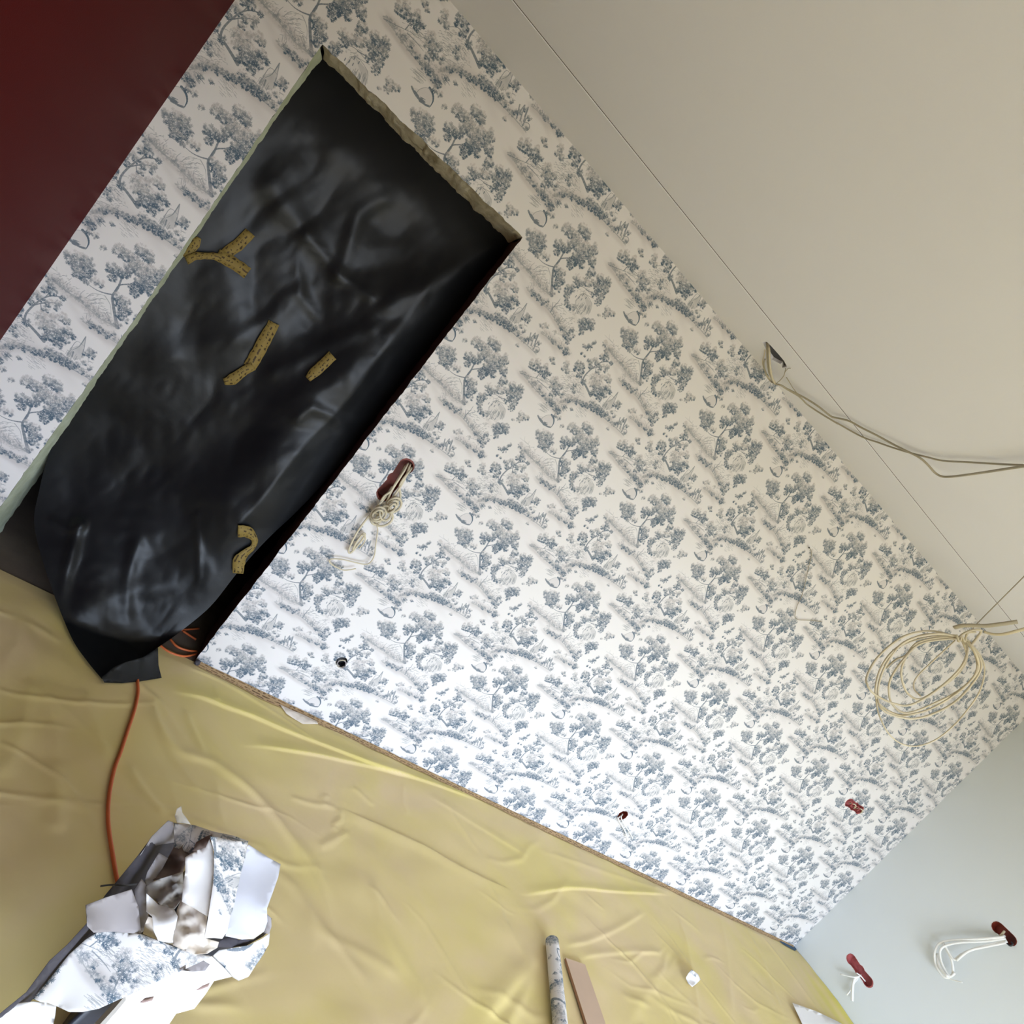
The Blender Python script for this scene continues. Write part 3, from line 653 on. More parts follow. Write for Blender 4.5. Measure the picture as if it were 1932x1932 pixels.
# scrap of torn paper at the wall foot
def scrap(name, outline, heights, material, label, cat='paper scrap', amp=.006, freq=14., step=9, group=None, uvang=.4, uvoff=(0, 0), parent=None, seed=0, thick=.0008, minh=0.002):
    """a crumpled sheet; outline in photo pixels, a height above the floor for each corner"""
    ol = outline; us = [p[0] for p in ol]; vs_ = [p[1] for p in ol]
    hh = heights if isinstance(heights, (list, tuple)) else [heights]*len(ol)
    O, HO = [], []
    for i in range(len(ol)):
        a, b = np.array(ol[i]), np.array(ol[(i+1) % len(ol)]); k = max(1, int(np.linalg.norm(b-a)/step))
        for j in range(k): t = j/k; O.append(tuple(a*(1-t)+b*t)); HO.append(hh[i]*(1-t)+hh[(i+1) % len(ol)]*t)
    ex = []
    for u in np.arange(min(us)+step/2, max(us), step):
        for v in np.arange(min(vs_)+step/2, max(vs_), step*.87):
            q = (u+random.uniform(-2, 2), v+random.uniform(-2, 2))
            if inpoly(q, ol) and min(math.hypot(q[0]-p[0], q[1]-p[1]) for p in O) > step*.45: ex.append(q)
    v2, f3 = cdt(O, (), ex); OA = np.array(O); HA = np.array(HO); V, UV = [], []
    G_ = np.c_[OA, np.ones(len(OA))]; PL = np.linalg.lstsq(G_, HA, rcond=None)[0]; RA = HA-G_@PL   # mean plane and what deviates from it
    for u, v in v2:
        d2 = (OA[:, 0]-u)**2+(OA[:, 1]-v)**2; k = d2.argmin()
        if d2[k] < .01: h = HA[k]
        else:
            w = 1/(d2**1.3); h = PL[0]*u+PL[1]*v+PL[2]+(w*RA).sum()/w.sum()
        q = nz(u/100*freq/4, v/100*freq/4, seed+.5); r2 = 1-abs(2*nz(u/100*freq/7, v/100*freq/7, seed+9.1))
        h2 = max(minh, h+amp*(q*1.1+r2-.5))
        V.append(onfloor(u, v, h2)); f0 = onfloor(u, v, 0.)
        ca, sa = math.cos(uvang), math.sin(uvang); UV.append(((f0[0]*ca-f0[1]*sa)/REP+uvoff[0], (f0[0]*sa+f0[1]*ca)/REP+uvoff[1]))
    o = obj(name, V, f3, material, parent, True, UV)
    md = o.modifiers.new('thickness', 'SOLIDIFY'); md.thickness = thick; md.offset = 0
    if label: tag(o, label, cat, group)
    return o
scrap('torn_paper', zm(300, 1150, .2588, [(880, 690), (960, 730), (1060, 770), (1150, 815), (1160, 835), (1050, 835), (990, 800), (930, 760)]), [.012, .014, .016, .012, .010, .008, .008, .010], M['cream'],
      'torn pale paper remnant at the wall foot near the door', amp=.002, step=6)

# ------------------------------------------------------------------ black film hung in the doorway
rows = [  # left px, right px, depth left, depth right
 ((600, 92), (975, 460), .10, .18), ((545, 168), (945, 505), .055, .185), ((480, 255), (900, 562), .045, .19), ((405, 366), (865, 612), .045, .19), ((338, 462), (830, 660), .05, .19), ((282, 548), (790, 712), .055, .185),
 ((226, 634), (750, 765), .065, .175), ((170, 716), (712, 805), .085, .16), ((124, 788), (668, 845), .105, .14), ((92, 858), (614, 908), .11, .115), ((74, 925), (560, 965), .08, .09),
 ((64, 985), (502, 1020), .03, .065), ((78, 1050), (450, 1078), -.03, .04), ((103, 1125), (398, 1143), -.10, .01), ((136, 1205), (345, 1188), -.18, -.03), ((165, 1248), (322, 1205), -.235, -.07), ((192, 1281), (299, 1221), -.290, -.12)]
NS = 90
Lp = np.array(cr_spline([np.array([*r[0], r[2]]) for r in rows], 9)); Rp = np.array(cr_spline([np.array([*r[1], r[3]]) for r in rows], 9))
ridge = [(985, 468), (850, 572), (760, 640), (688, 700), (618, 752), (560, 812), (520, 880), (436, 946), (362, 986), (272, 1020)]
def pdist(u, v, P):
    best = (1e9, 0)
    for i in range(len(P)-1):
        a = np.array(P[i]); b = np.array(P[i+1]); w = b-a; t = min(1, max(0, ((u-a[0])*w[0]+(v-a[1])*w[1])/(w@w)))
        d = math.hypot(u-a[0]-t*w[0], v-a[1]-t*w[1])
        if d < best[0]: best = (d, 1 if w[0]*(v-a[1])-w[1]*(u-a[0]) > 0 else -1); pdist.t = (i+t)/(len(P)-1)
    return best
creases = [([(575, 440), (600, 470), (640, 520), (700, 560)], .010, 9), ([(640, 520), (680, 400), (720, 380)], .010, 16), ([(560, 500), (570, 560), (600, 600)], .006, 7), ([(100, 985), (130, 1000), (155, 990)], .012, 8), ([(150, 990), (130, 1060), (115, 1120)], .014, 12),
           ([(370, 970), (375, 1040), (376, 1090)], .006, 5), ([(560, 790), (590, 770), (640, 790), (660, 840)], .008, 10), ([(505, 350), (560, 420), (580, 440)], .012, 22), ([(600, 240), (700, 300), (820, 420)], .014, 40), ([(450, 640), (520, 600), (560, 560)], .009, 22),
           ([(250, 860), (330, 840), (420, 760)], .010, 30), ([(240, 1160), (240, 1100), (260, 1020)], .008, 14), ([(150, 1150), (230, 1120), (330, 1110)], .010, 26), ([(700, 600), (760, 560), (860, 520)], .010, 20), ([(520, 700), (640, 640), (700, 620)], .008, 16)]
FV, FP = [], []
NR = len(Lp)
for i in range(NR):
    for j in range(NS):
        s = j/(NS-1); q = Lp[i]*(1-s)+Rp[i]*s; u, v, y = q
        tt = i/(NR-1)
        bow = 14*math.sin(math.pi*s)*max(0, tt-.75)*4; v2 = v+bow*.3
        rim = min(1, s*6, (1-s)*6, tt*8)
        d, sg = pdist(u, v, ridge); fd = min(1, (1-pdist.t)*3.2); fd = fd*fd*(3-2*fd)
        y += rim*fd*(-.085*math.exp(-(d/(85 if sg > 0 else 170))**2)) if True else 0
        for P, a, w in creases:
            dd, _ = pdist(u, v, P); y -= rim*a*math.exp(-(dd/w)**2)
        y += rim*(.020*nz(u/190, v/190, 3)+.008*nz(u/80, v/80, 8)+.008*(1-abs(2*nz(u/120, v/100, 15)))+.0022*(1-abs(2*nz(u/34, v/30, 25))))
        if tt < .5: y = max(y, .035)
        p = onback(u, v2, y)
        if p[2] < .02: p = onfloor(u, v2, .02)
        FV.append(p); FP.append((u, v2, p[1]))
FF = [(i*NS+j, i*NS+j+1, (i+1)*NS+j+1, (i+1)*NS+j) for i in range(NR-1) for j in range(NS-1)]
fe = empty('plastic_film', (.66, .1, 0)); tag(fe, 'crumpled black plastic film hanging in the doorway down to the floor', 'plastic film')
fo = obj('sheet', FV, FF, M['film'], fe, True)
FPA = np.array(FP)
# turned-up bottom flap
fl = [(192, 1278), (197, 1288), (230, 1289), (262, 1286), (305, 1279), (299, 1255), (298, 1222), (270, 1240), (240, 1248), (215, 1258)]
scrap('flap', fl, [.03, .02, .018, .018, .02, .05, .10, .09, .075, .055], M['film'], None, amp=.006, parent=fe, step=7, thick=.0006, minh=.018)['label'] = 'turned up bottom flap'
def filmpt(u, v, off=.006):
    k = ((FPA[:, 0]-u)**2+(FPA[:, 1]-v)**2).argmin(); return onback(u, v, FPA[k, 2]-off)
def tape(path, w, label, off=.004, wn=None, lift=0.):
    """strip of printed tape along a pixel path on the film"""
    P = cr_spline([np.array(p, float) for p in path], 4); V, UV = [], []; acc = 0
    ws = wn or [w]*len(path)
    wi = np.interp(np.linspace(0, 1, len(P)), np.linspace(0, 1, len(ws)), ws)
    base = [filmpt(p[0], p[1])[1] for p in P]; base = np.convolve(np.pad(base, 3, 'edge'), np.ones(7)/7, 'valid')
    for i, p in enumerate(P):
        t = P[min(i+1, len(P)-1)]-P[max(i-1, 0)]; t = t/np.linalg.norm(t); nn = np.array([-t[1], t[0]])
        if i: acc += np.linalg.norm(P[i]-P[i-1])
        for k in (-1, 0, 1):
            q = p+nn*k*wi[i]/2+np.array([nz(p[0]/9, p[1]/9, k), nz(p[0]/9, p[1]/9, k+7)])*1.3
            V.append(onback(q[0], q[1], min(base[i], filmpt(q[0], q[1])[1])-off-.001*k-lift*math.sin(math.pi*i/(len(P)-1)))); UV.append((acc/22, (k+1)/2))
    Fc = []
    for i in range(len(P)-1):
        for k in range(2): a = i*3+k; Fc.append((a, a+3, a+4, a+1))
    o = obj('tape_strip', V, Fc, M['tape'], None, True, UV); o.modifiers.new('t', 'SOLIDIFY').thickness = .0006
    return tag(o, label, 'tape')
T5 = lambda pts: zm(320, 400, .18634, pts)
tape(T5([(820, 205), (720, 310), (600, 400), (530, 470)]), 23, 'upper tape strip of the cross on the black film', .004)
tape(T5([(480, 430), (560, 470), (680, 540), (790, 620)]), 23, 'lower right tape strip crossing the upper one on the film', .007)
tape(T5([(170, 495), (260, 450), (360, 445), (470, 450), (520, 470)]), 14, 'thin yellow tape strip stretched from the left jamb to the cross', .010, [16, 14, 13, 13, 18], .01)
tape(T5([(160, 460), (210, 380), (255, 320), (300, 260)]), 18, 'dim brown tape stub beside the left jamb', .003, [14, 20, 22, 8])
tape(T5([(1060, 1120), (960, 1300), (880, 1450), (810, 1570)]), 25, 'long straight tape strip at the middle of the film', .004, [22, 25, 25, 25])
tape(T5([(850, 1560), (740, 1620), (640, 1690), (550, 1720)]), 21, 'crumpled yellow tape tail below the long strip', .008, [16, 18, 22, 12])
tape(T5([(1650, 1450), (1560, 1540), (1470, 1620), (1400, 1690)]), 20, 'short brown tape patch right of the long strip', .004, [20, 20, 20, 13])
tape(zm(0, 600, .3623, [(1240, 1110), (1290, 1115), (1325, 1150), (1320, 1190), (1270, 1230), (1245, 1270), (1240, 1330)]), 20, 'twisted tan tape curl near the bottom of the film', .012, [22, 22, 12, 9, 16, 24, 20])

# ------------------------------------------------------------------ cables
def cable(name, P, r, material, label, cat='cable', flat=1., n=8, group=None, parent=None, spl=5):
    o = obj(name, *tube(P, r, n, flat, spl), material, parent, True)
    if label: tag(o, label, cat, group)
    return o
# orange cable over the sheet
oc = zm(0, 900, .2588, [(1000, 1440), (1003, 1500), (1005, 1580), (980, 1700), (930, 1850)])+[(228, 1418), (217, 1447), (208, 1487), (204, 1525), (205, 1560), (211, 1602), (222, 1664), (235, 1700)]
cable('extension_cable', [lay(u, v, .0065) for u, v in oc], .0052, M['orange'], 'orange cable on the dust sheet running from film to paper heap')
Z3 = lambda pts: zm(0, 900, .2588, pts)
for pts, lb in (([(1290, 1118), (1360, 1112), (1450, 1105)], 'short orange cable end, topmost on the dark doorway floor'), ([(1335, 1122), (1390, 1160), (1430, 1185)], 'orange cable piece slanting just under the topmost one in the doorway'),
                ([(1240, 1180), (1290, 1235), (1360, 1262), (1435, 1272)], 'middle orange cable curving on the doorway floor'), ([(1160, 1222), (1240, 1278), (1340, 1306), (1440, 1290)], 'lowest orange cable curving along the doorway threshold')):
    cable('orange_cable', [onfloor(u, v, .006) for u, v in Z3(pts)], .0045, M['orange'], lb)
# lump of plaster at the door foot
def lump(name, c, r, material, label, cat, seed=0, sq=(1, 1, 1)):
    bm = bmesh.new(); bmesh.ops.create_icosphere(bm, subdivisions=3, radius=1)
    V = [np.array(v.co)*(1+.30*nz(*(np.array(v.co)*1.6+seed)))*r*np.array(sq)+np.array(c) for v in bm.verts]; Fc = [tuple(v.index for v in f.verts) for f in bm.faces]; bm.free()
    return tag(obj(name, V, Fc, material, None, False), label, cat)
p = onfloor(374, 1247, .014); p[1] = -.022; lump('plaster_lump', p, .012, M['paper_dark'], 'small grey lump at the right foot of the doorway', 'rubble')

# cables from the ceiling hole
Z7 = lambda pts: zm(1380, 620, .10352, pts); Z6 = lambda pts: zm(1500, 780, .15528, pts); Z7b = lambda pts: zm(1350, 550, .30124, pts)
path = Z7([(650, 255), (650, 400), (660, 600), (690, 800), (740, 920), (800, 1005), (900, 1030), (1000, 1090), (1200, 1190), (1400, 1300), (1600, 1430), (1800, 1590)])+Z6([(480, 50), (650, 90), (800, 170), (1000, 270), (1200, 380), (1320, 440), (1500, 530), (1600, 610), (1700, 720), (1780, 765), (1880, 770)])+Z7b([(1560, 1150), (1700, 1130), (1932, 1095)])+[(2000, 872)]
hd = np.interp(np.arange(len(path)), [0, 1, 3, 5, 8, 14, 20, len(path)-1], [-.012, .012, .035, .035, .02, .012, .03, .03])
pe = empty('ceiling_cable', onceil(1450, 660)); tag(pe, 'pair of beige cables hanging from the ceiling hole and running right', 'cable')
cable('strand', [onceil(u, v, d) for (u, v), d in zip(path, hd)], .0044, M['cable_grey'], None, parent=pe, flat=.7, n=10)
path = Z7([(610, 560), (590, 640), (610, 760), (660, 880), (720, 960), (800, 1005), (900, 1035), (1020, 1110), (1200, 1215), (1290, 1290), (1380, 1380), (1600, 1530), (1932, 1730)])+Z6([(500, 110), (700, 225), (850, 300), (1000, 350), (1200, 420), (1400, 480), (1600, 530), (1800, 575)])+Z7b([(1600, 1070), (1760, 1080), (1932, 1088)])+[(2000, 882)]
hd = np.interp(np.arange(len(path)), [0, 3, 5, 8, 14, len(path)-1], [.014, .03, .035, .02, .008, .02])
cable('strand', [onceil(u, v, d) for (u, v), d in zip(path, hd)], .0034, M['cable_grey'], None, parent=pe)
cable('lead', [onceil(u, v, d) for (u, v), d in zip(Z7([(670, 262), (690, 400), (700, 600), (715, 760), (745, 900), (800, 1000)]), (-.012, .01, .03, .035, .035, .034))], .0042, M['cable'], None, parent=pe)
cable('lead', [onceil(u, v, d) for (u, v), d in zip(Z7([(625, 262), (600, 480), (570, 580), (580, 680), (620, 800), (700, 920)]), (-.012, .008, .014, .016, .025, .034))], .0024, M['cable'], None, parent=pe)
cable('thin_wire', [onceil(u, v, d) for (u, v), d in zip(Z7([(990, 715), (965, 830), (940, 880), (880, 950), (810, 1000)]), (.0, .012, .018, .03, .034))], .0016, M['cable_grey'], None, parent=pe)
cable('thin_wire', [onceil(u, v, d) for (u, v), d in zip(Z7([(1075, 725), (1030, 730), (980, 790), (960, 850)]), (.006, .006, .010, .012))], .0014, M['cable_grey'], None, parent=pe)
cable('thin_wire', [onceil(u, v, d) for (u, v), d in zip(Z7([(1000, 885), (1060, 980), (1120, 1080), (1190, 1170)]), (.008, .012, .014, .02))], .0016, M['cable_grey'], None, parent=pe)

# coil hanging on a thin lead
Z8 = lambda pts: zm(1432, 1032, .2588, pts)
ce = empty('cable_coil', atdist(1812, 1190, 2.05)); tag(ce, 'coiled ivory cable hanging from the ceiling near the far corner', 'cable coil')
loops = [
 [(1440, 655), (1250, 612), (1050, 655), (870, 800), (788, 940), (795, 1015), (850, 1078), (980, 1140), (1110, 1150), (1300, 1040), (1470, 880), (1520, 740), (1470, 665)],
 [(1445, 645), (1200, 640), (1000, 740), (890, 880), (850, 1040), (875, 1140), (980, 1212), (1080, 1225), (1250, 1180), (1450, 1060), (1580, 920), (1575, 780), (1490, 665)],
 [(1440, 672), (1250, 672), (1120, 740), (1050, 850), (1040, 950), (1080, 1060), (1170, 1110), (1300, 1040), (1450, 925), (1515, 800), (1475, 668)],
 [(1480, 655), (1600, 770), (1645, 890), (1610, 1050), (1510, 1200), (1400, 1320), (1280, 1410), (1150, 1452), (1040, 1435), (950, 1365), (890, 1260), (858, 1150), (855, 1000), (900, 860), (1020, 730), (1230, 655), (1450, 650)],
 [(1445, 662), (1190, 700), (1070, 800), (965, 950), (948, 1060), (975, 1150), (1080, 1210), (1300, 1130), (1480, 1030), (1600, 890), (1560, 740), (1480, 660)],
 [(1460, 655), (1280, 632), (1050, 700), (910, 890), (865, 1080), (905, 1190), (1050, 1245), (1200, 1240), (1400, 1150), (1545, 1010), (1622, 860), (1545, 705), (1485, 660)],
 [(1430, 682), (1280, 820), (1150, 950), (1130, 1030), (1180, 1090)],
 [(930, 880), (1000, 820), (1070, 790), (1150, 700), (1300, 660), (1440, 655)],
]
for k, lp in enumerate(loops):
    n_ = len(lp); dz = [.035*nz(k*3.1, i*.45)+.012*(k % 4-1.5) for i in range(n_)]; dz[0] *= .3; dz[-1] *= .3
    cable('loop', [atdist(u, v, 2.05+z) for (u, v), z in zip(Z8(lp), dz)], .0036 if k not in (3, 6) else .0026, M['cable'], None, parent=ce, n=8, spl=7)
cable('tie', [atdist(u, v, 2.03+z) for (u, v), z in zip(Z8([(1450, 690), (1480, 640), (1560, 605), (1620, 610), (1590, 660), (1550, 712)]), (0, -.01, -.01, 0, .01, .01))], .0040, M['cable'], None, parent=ce)
cable('tie', [atdist(u, v, 2.02) for u, v in Z8([(1440, 640), (1462, 690), (1480, 650), (1500, 690), (1520, 630), (1580, 620)])], .0034, M['cable'], None, parent=ce)
cable('cable_end', [atdist(u, v, z) for (u, v), z in zip(Z8([(1425, 588), (1500, 572), (1650, 575), (1780, 560), (1885, 545)]), (2.0, 1.97, 1.93, 1.9, 1.88))], .0078, M['cable_grey'], None, parent=ce, flat=.55, n=12)
cable('cable_end', [atdist(u, v, z) for (u, v), z in zip(Z8([(1640, 618), (1700, 635), (1780, 636), (1860, 618), (1980, 585)]), (2.03, 2.01, 1.98, 1.95, 1.92))], .0058, M['cable'], None, parent=ce, flat=.55, n=12)
tp_ = atdist(1846, 1174, 2.06); cable('hanging_lead', [atdist(1832, 1192, 2.05), tp_, np.array([tp_[0]+.003, tp_[1], tp_[2]+.2]), np.array([tp_[0]+.004, tp_[1], H])], .0018, M['cable_grey'], None, parent=ce)

# thin wire on the wallpaper
w1 = zm(1300, 1000, .20704, [(1095, 160), (1113, 190), (1112, 250), (1080, 380), (1045, 540), (1020, 620), (985, 690), (967, 770), (975, 805), (1010, 820), (1120, 825), (1215, 838)])
we = empty('wall_wire', onback(1527, 1032)); tag(we, 'thin grey wire hanging from a nail on the wallpaper', 'wire')
cable('wire', [onback(u, v, -.012) for u, v in w1], .0018, M['cable_grey'], None, parent=we)
cable('nail', [onback(1526, 1034, .004), onback(1527, 1033, -.022)], .003, M['black'], None, parent=we, spl=0)

# cables out of the box by the door
Z5 = lambda pts: zm(600, 850, .15528, pts)
be = empty('cable_bundle', onback(700, 960)); tag(be, 'knotted ivory cable bundle hanging from the tall red outlet box', 'cable')
st5 = [([(1095, 150), (1050, 240), (1000, 320), (900, 480), (850, 590), (830, 640)], .0036, .03), ([(1125, 160), (1060, 330), (970, 490), (890, 600), (860, 650)], .0036, .035), ([(1150, 200), (1080, 290), (1020, 370), (990, 450), (1000, 560), (950, 640)], .004, .03),
       ([(1060, 170), (1000, 300), (930, 420), (880, 500), (800, 560), (720, 690), (600, 820), (470, 1000), (375, 1200), (400, 1240), (500, 1130), (570, 1030), (545, 1012), (470, 1110), (420, 1210)], .0036, .03),
       ([(900, 440), (800, 590), (700, 700), (680, 760)], .004, .04)]
for P_, r, d in st5:
    r *= 1.2; k = len(P_); cable('strand', [onback(u, v, -d*min(1, .15+i/2.) if i < 2 else -d) if i else onback(u, v, .02) for i, (u, v) in enumerate(Z5(P_))], r, M['cable'], None, parent=be)
def ring(cx, cy, rx, ry, a, n=14, turns=1.0):
    ca, sa = math.cos(a), math.sin(a); out = []
    for i in range(n+1):
        t = 2*math.pi*turns*i/n; x = rx*math.cos(t); y = ry*math.sin(t); out.append((cx+x*ca-y*sa, cy+x*sa+y*ca))
    return out
for (cx, cy, rx, ry, a, d) in ((920, 665, 105, 75, -.7, .045), (905, 670, 75, 45, -.7, .05), (735, 775, 100, 78, -.6, .05), (725, 780, 70, 48, -.6, .06), (800, 830, 115, 80, -.5, .035), (820, 760, 70, 90, .2, .055), (700, 830, 60, 70, 0, .04), (900, 700, 60, 30, -.9, .065)):
    cable('knot_loop', [onback(u, v, -d+.008*math.sin(i*.9)) for i, (u, v) in enumerate(Z5(ring(cx, cy, rx, ry, a)))], .0046, M['cable'], None, parent=be)
cable('cable_end', [onback(u, v, -.028) for u, v in Z5([(690, 860), (720, 930), (722, 1000), (700, 1150), (683, 1280), (630, 1365), (560, 1382), (450, 1360), (300, 1325), (170, 1318), (140, 1350), (190, 1400), (300, 1450), (380, 1450), (460, 1435)])], .0026, M['cable'], None, parent=be)
cable('strand', [onback(u, v, -.035) for u, v in Z5([(500, 1190), (560, 1120), (575, 1050), (540, 1020)])], .0026, M['cable'], None, parent=be)

# dark wire ends in the small black outlet
for k in range(5):
    a = k*1.2; c = np.array([1.587, -.006, .297]); q = [c+np.array([.020*math.cos(a+t*2.2), -.006*math.sin(t*3.1)-.002*k, .018*math.sin(a+t*2.2)])*(1-.15*t) for t in np.linspace(0, 1, 6)]
    cable('wire_end', q, .0024, M['cable_grey'] if k % 2 else M['paper_back'], None, parent=jb2)
# wires in the single red outlet
ZL = lambda pts: zm(1100, 1450, .31056, pts)
cable('wire', [onback(u, v, d) for (u, v), d in zip(ZL([(240, 275), (232, 300), (255, 345), (285, 390), (302, 425)]), (.01, -.02, -.03, -.03, -.03))], .0035, M['cable_white'], None, parent=jb3)
cable('wire', [onback(u, v, d) for (u, v), d in zip(ZL([(240, 280), (215, 305), (235, 345), (260, 390), (268, 435)]), (.01, -.02, -.035, -.035, -.03))], .0035, M['cable_white'], None, parent=jb3)
# stuffing in the triple box
for k in range(4):
    x0 = 4.90+.045*k; cable('wire_end', [(x0, .02, 1.085), (x0+.01, -.004, 1.105), (x0+.03, -.008, 1.10), (x0+.045, .002, 1.08), (x0+.06, .02, 1.10)], .004, M['cable'] if k % 2 else M['pink'], None, parent=jb4)
# wires of the pale wall
ZR = lambda pts: zm(1432, 1432, .2588, pts)
for q, r in (([(735, 1580), (700, 1600), (685, 1650), (682, 1700), (680, 1765)], .008), ([(745, 1575), (710, 1590), (660, 1585), (595, 1568)], .004), ([(730, 1590), (690, 1640), (665, 1690), (640, 1720)], .004), ([(775, 1620), (740, 1580), (710, 1560)], .004)):
    cable('wire', [onright(u, v, .002+.035*min(1, i/1.5)) if i else onright(u, v, -.01) for i, (u, v) in enumerate(ZR(q))], r, M['cable_white'], None, parent=jb5)
wb2 = empty('wire_bundle', onright(1800, 1800)); tag(wb2, 'bundle of white wires drooping from the upper outlet on the pale wall', 'cable')
for k, (q, r) in enumerate((([(1790, 1290), (1760, 1300), (1600, 1312), (1350, 1330), (1285, 1400), (1290, 1500), (1350, 1590), (1410, 1570), (1405, 1470), (1360, 1370)], .007),
             ([(1810, 1330), (1700, 1350), (1550, 1392), (1470, 1430), (1425, 1462), (1390, 1420), (1345, 1345)], .007), ([(1800, 1310), (1650, 1330), (1450, 1340), (1330, 1380), (1330, 1480), (1390, 1580), (1430, 1560)], .006),
             ([(1800, 1340), (1650, 1370), (1530, 1400), (1440, 1470)], .006), ([(1350, 1590), (1410, 1610), (1485, 1630)], .003), ([(1300, 1420), (1320, 1520), (1380, 1590)], .009))):
    cable('wire', [onright(u, v, (.01+.045*min(1, i/2.)+.006*k)) for i, (u, v) in enumerate(ZR(q))], r, M['cable_white'], None, parent=wb2)
cable('wire_end', [onright(u, v, d) for (u, v), d in zip(ZR([(1810, 1345), (1830, 1362), (1850, 1352), (1840, 1335)]), (0, .015, .02, .01))], .004, M['black'], None, parent=jb6)
cable('wire_end', [onright(u, v, d) for (u, v), d in zip(ZR([(1790, 1255), (1770, 1280), (1755, 1292)]), (-.01, .01, .015))], .006, M['cable'], None, parent=jb6)

# ------------------------------------------------------------------ things on the dust sheet
# roll of leftover wallpaper
a = onfloor(1041, 1776, .034); b = onfloor(1058, 1950, .034); dv = (b-a); dv[2] = 0; dv /= np.linalg.norm(dv); r = .027
zc0 = max(clothz(*(a+dv*t)[:2]) for t in np.linspace(0, .6, 12))+.002
def roll(c, d, r, ln, n=28):
    side = np.array([-d[1], d[0], 0]); V, UV, Fc = [], [], []
    prof = [(0, r), (ln, r), (ln, r*.55), (ln-.05, r*.5), (.05, r*.5), (0, r*.55)]
    nl = 14; prof = [(0, r*.55), (0, r)]+[(ln*i/nl, r*(1+.05*nz(i*.8))) for i in range(1, nl)]+[(ln, r), (ln, r*.55), (ln-.06, r*.5)]
    prof = [(.06, r*.5)]+prof
    for (t, rr) in prof:
        for k in range(n):
            an = 2*math.pi*k/n; sp = 1+.05*k/n
            V.append(c+d*t+rr*sp*(math.cos(an)*side+math.sin(an)*np.array([0, 0, 1]))+np.array([0, 0, r])); UV.append((an*r/REP, t/REP))
    m_ = len(prof)
    for i in range(m_-1):
        for k in range(n): k2 = (k+1) % n; Fc.append((i*n+k, i*n+k2, (i+1)*n+k2, (i+1)*n+k))
    return V, Fc, UV
a[2] = zc0; V, Fc, UV = roll(a, dv, r, .53); tag(obj('wallpaper_roll', V, Fc, M['print'], None, True, UV), 'thin roll of leftover printed wallpaper lying left of the plank', 'wallpaper roll')
# plank
q = [lay(1063, 1812, 0), lay(1100, 1824, 0), lay(1142, 1935, 0), lay(1101, 1935, 0)]
d = q[3]-q[0]; d[2] = 0; d /= np.linalg.norm(d); q[2] = q[1]+d*.62; q[3] = q[0]+d*.62
zb = max(clothz(*((q[0]+q[1])/2+d*t)[:2]) for t in np.linspace(0, .62, 12))+.002
pe2 = empty('plank', (*q[0][:2], zb)); tag(pe2, 'short light brown board with a slanted end beside the paper roll', 'plank')
V = [(p[0], p[1], zb) for p in q]+[(p[0], p[1], zb+.010) for p in q]
obj('board', V, [(3, 2, 1, 0), (0, 1, 5, 4), (1, 2, 6, 5), (2, 3, 7, 6), (3, 0, 4, 7)], M['wood_edge'], pe2)
ins = [np.array(p) for p in q]; cc = sum(ins)/4; ins = [cc+(p-cc)*1.0 for p in ins]
obj('face', [(p[0], p[1], zb+.0102) for p in ins]+[(p[0], p[1], zb+.0112) for p in ins], [(0, 1, 2, 3)[::-1], (4, 5, 6, 7), (0, 1, 5, 4), (1, 2, 6, 5), (2, 3, 7, 6), (3, 0, 4, 7)], M['wood'], pe2)
# small crumpled scrap
scrap('paper_scrap', [(1305, 1829), (1317, 1838), (1322, 1848), (1314, 1856), (1306, 1862), (1298, 1855), (1294, 1845), (1299, 1836)], [.05, .045, .02, .015, .012, .02, .03, .045], M['print'], 'small crumpled wallpaper scrap alone on the dust sheet', amp=.010, step=4, uvoff=(.3, .55), freq=40)
# white sheet near the far corner
scrap('paper_sheet', [(1495, 1892), (1540, 1908), (1580, 1927), (1610, 1945), (1600, 1975), (1545, 1985), (1515, 1935)], [.030, .026, .026, .02, .02, .02, .024], M['paper'], 'plain white paper sheet lying near the pale wall', amp=.003, step=8, freq=6)

# heap of wallpaper offcuts -------------------------------------------------
ZY = lambda pts: zm(0, 1400, .31056, pts)
ZZ = lambda pts: zm(150, 1500, .20704, pts)
G1 = 'wallpaper offcuts in the heap'
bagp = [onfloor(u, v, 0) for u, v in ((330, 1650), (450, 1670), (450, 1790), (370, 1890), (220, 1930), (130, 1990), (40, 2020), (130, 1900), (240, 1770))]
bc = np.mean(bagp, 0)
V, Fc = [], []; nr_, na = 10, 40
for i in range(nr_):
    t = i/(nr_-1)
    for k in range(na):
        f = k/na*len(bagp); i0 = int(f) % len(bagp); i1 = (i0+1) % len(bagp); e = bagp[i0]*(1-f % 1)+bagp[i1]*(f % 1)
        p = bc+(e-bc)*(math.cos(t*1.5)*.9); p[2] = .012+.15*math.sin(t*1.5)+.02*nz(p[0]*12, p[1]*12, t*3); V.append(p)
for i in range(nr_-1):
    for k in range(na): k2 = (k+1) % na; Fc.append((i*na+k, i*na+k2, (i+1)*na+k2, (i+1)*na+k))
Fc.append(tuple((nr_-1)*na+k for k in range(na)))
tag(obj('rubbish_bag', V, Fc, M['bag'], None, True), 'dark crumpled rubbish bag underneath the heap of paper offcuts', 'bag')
S = scrap
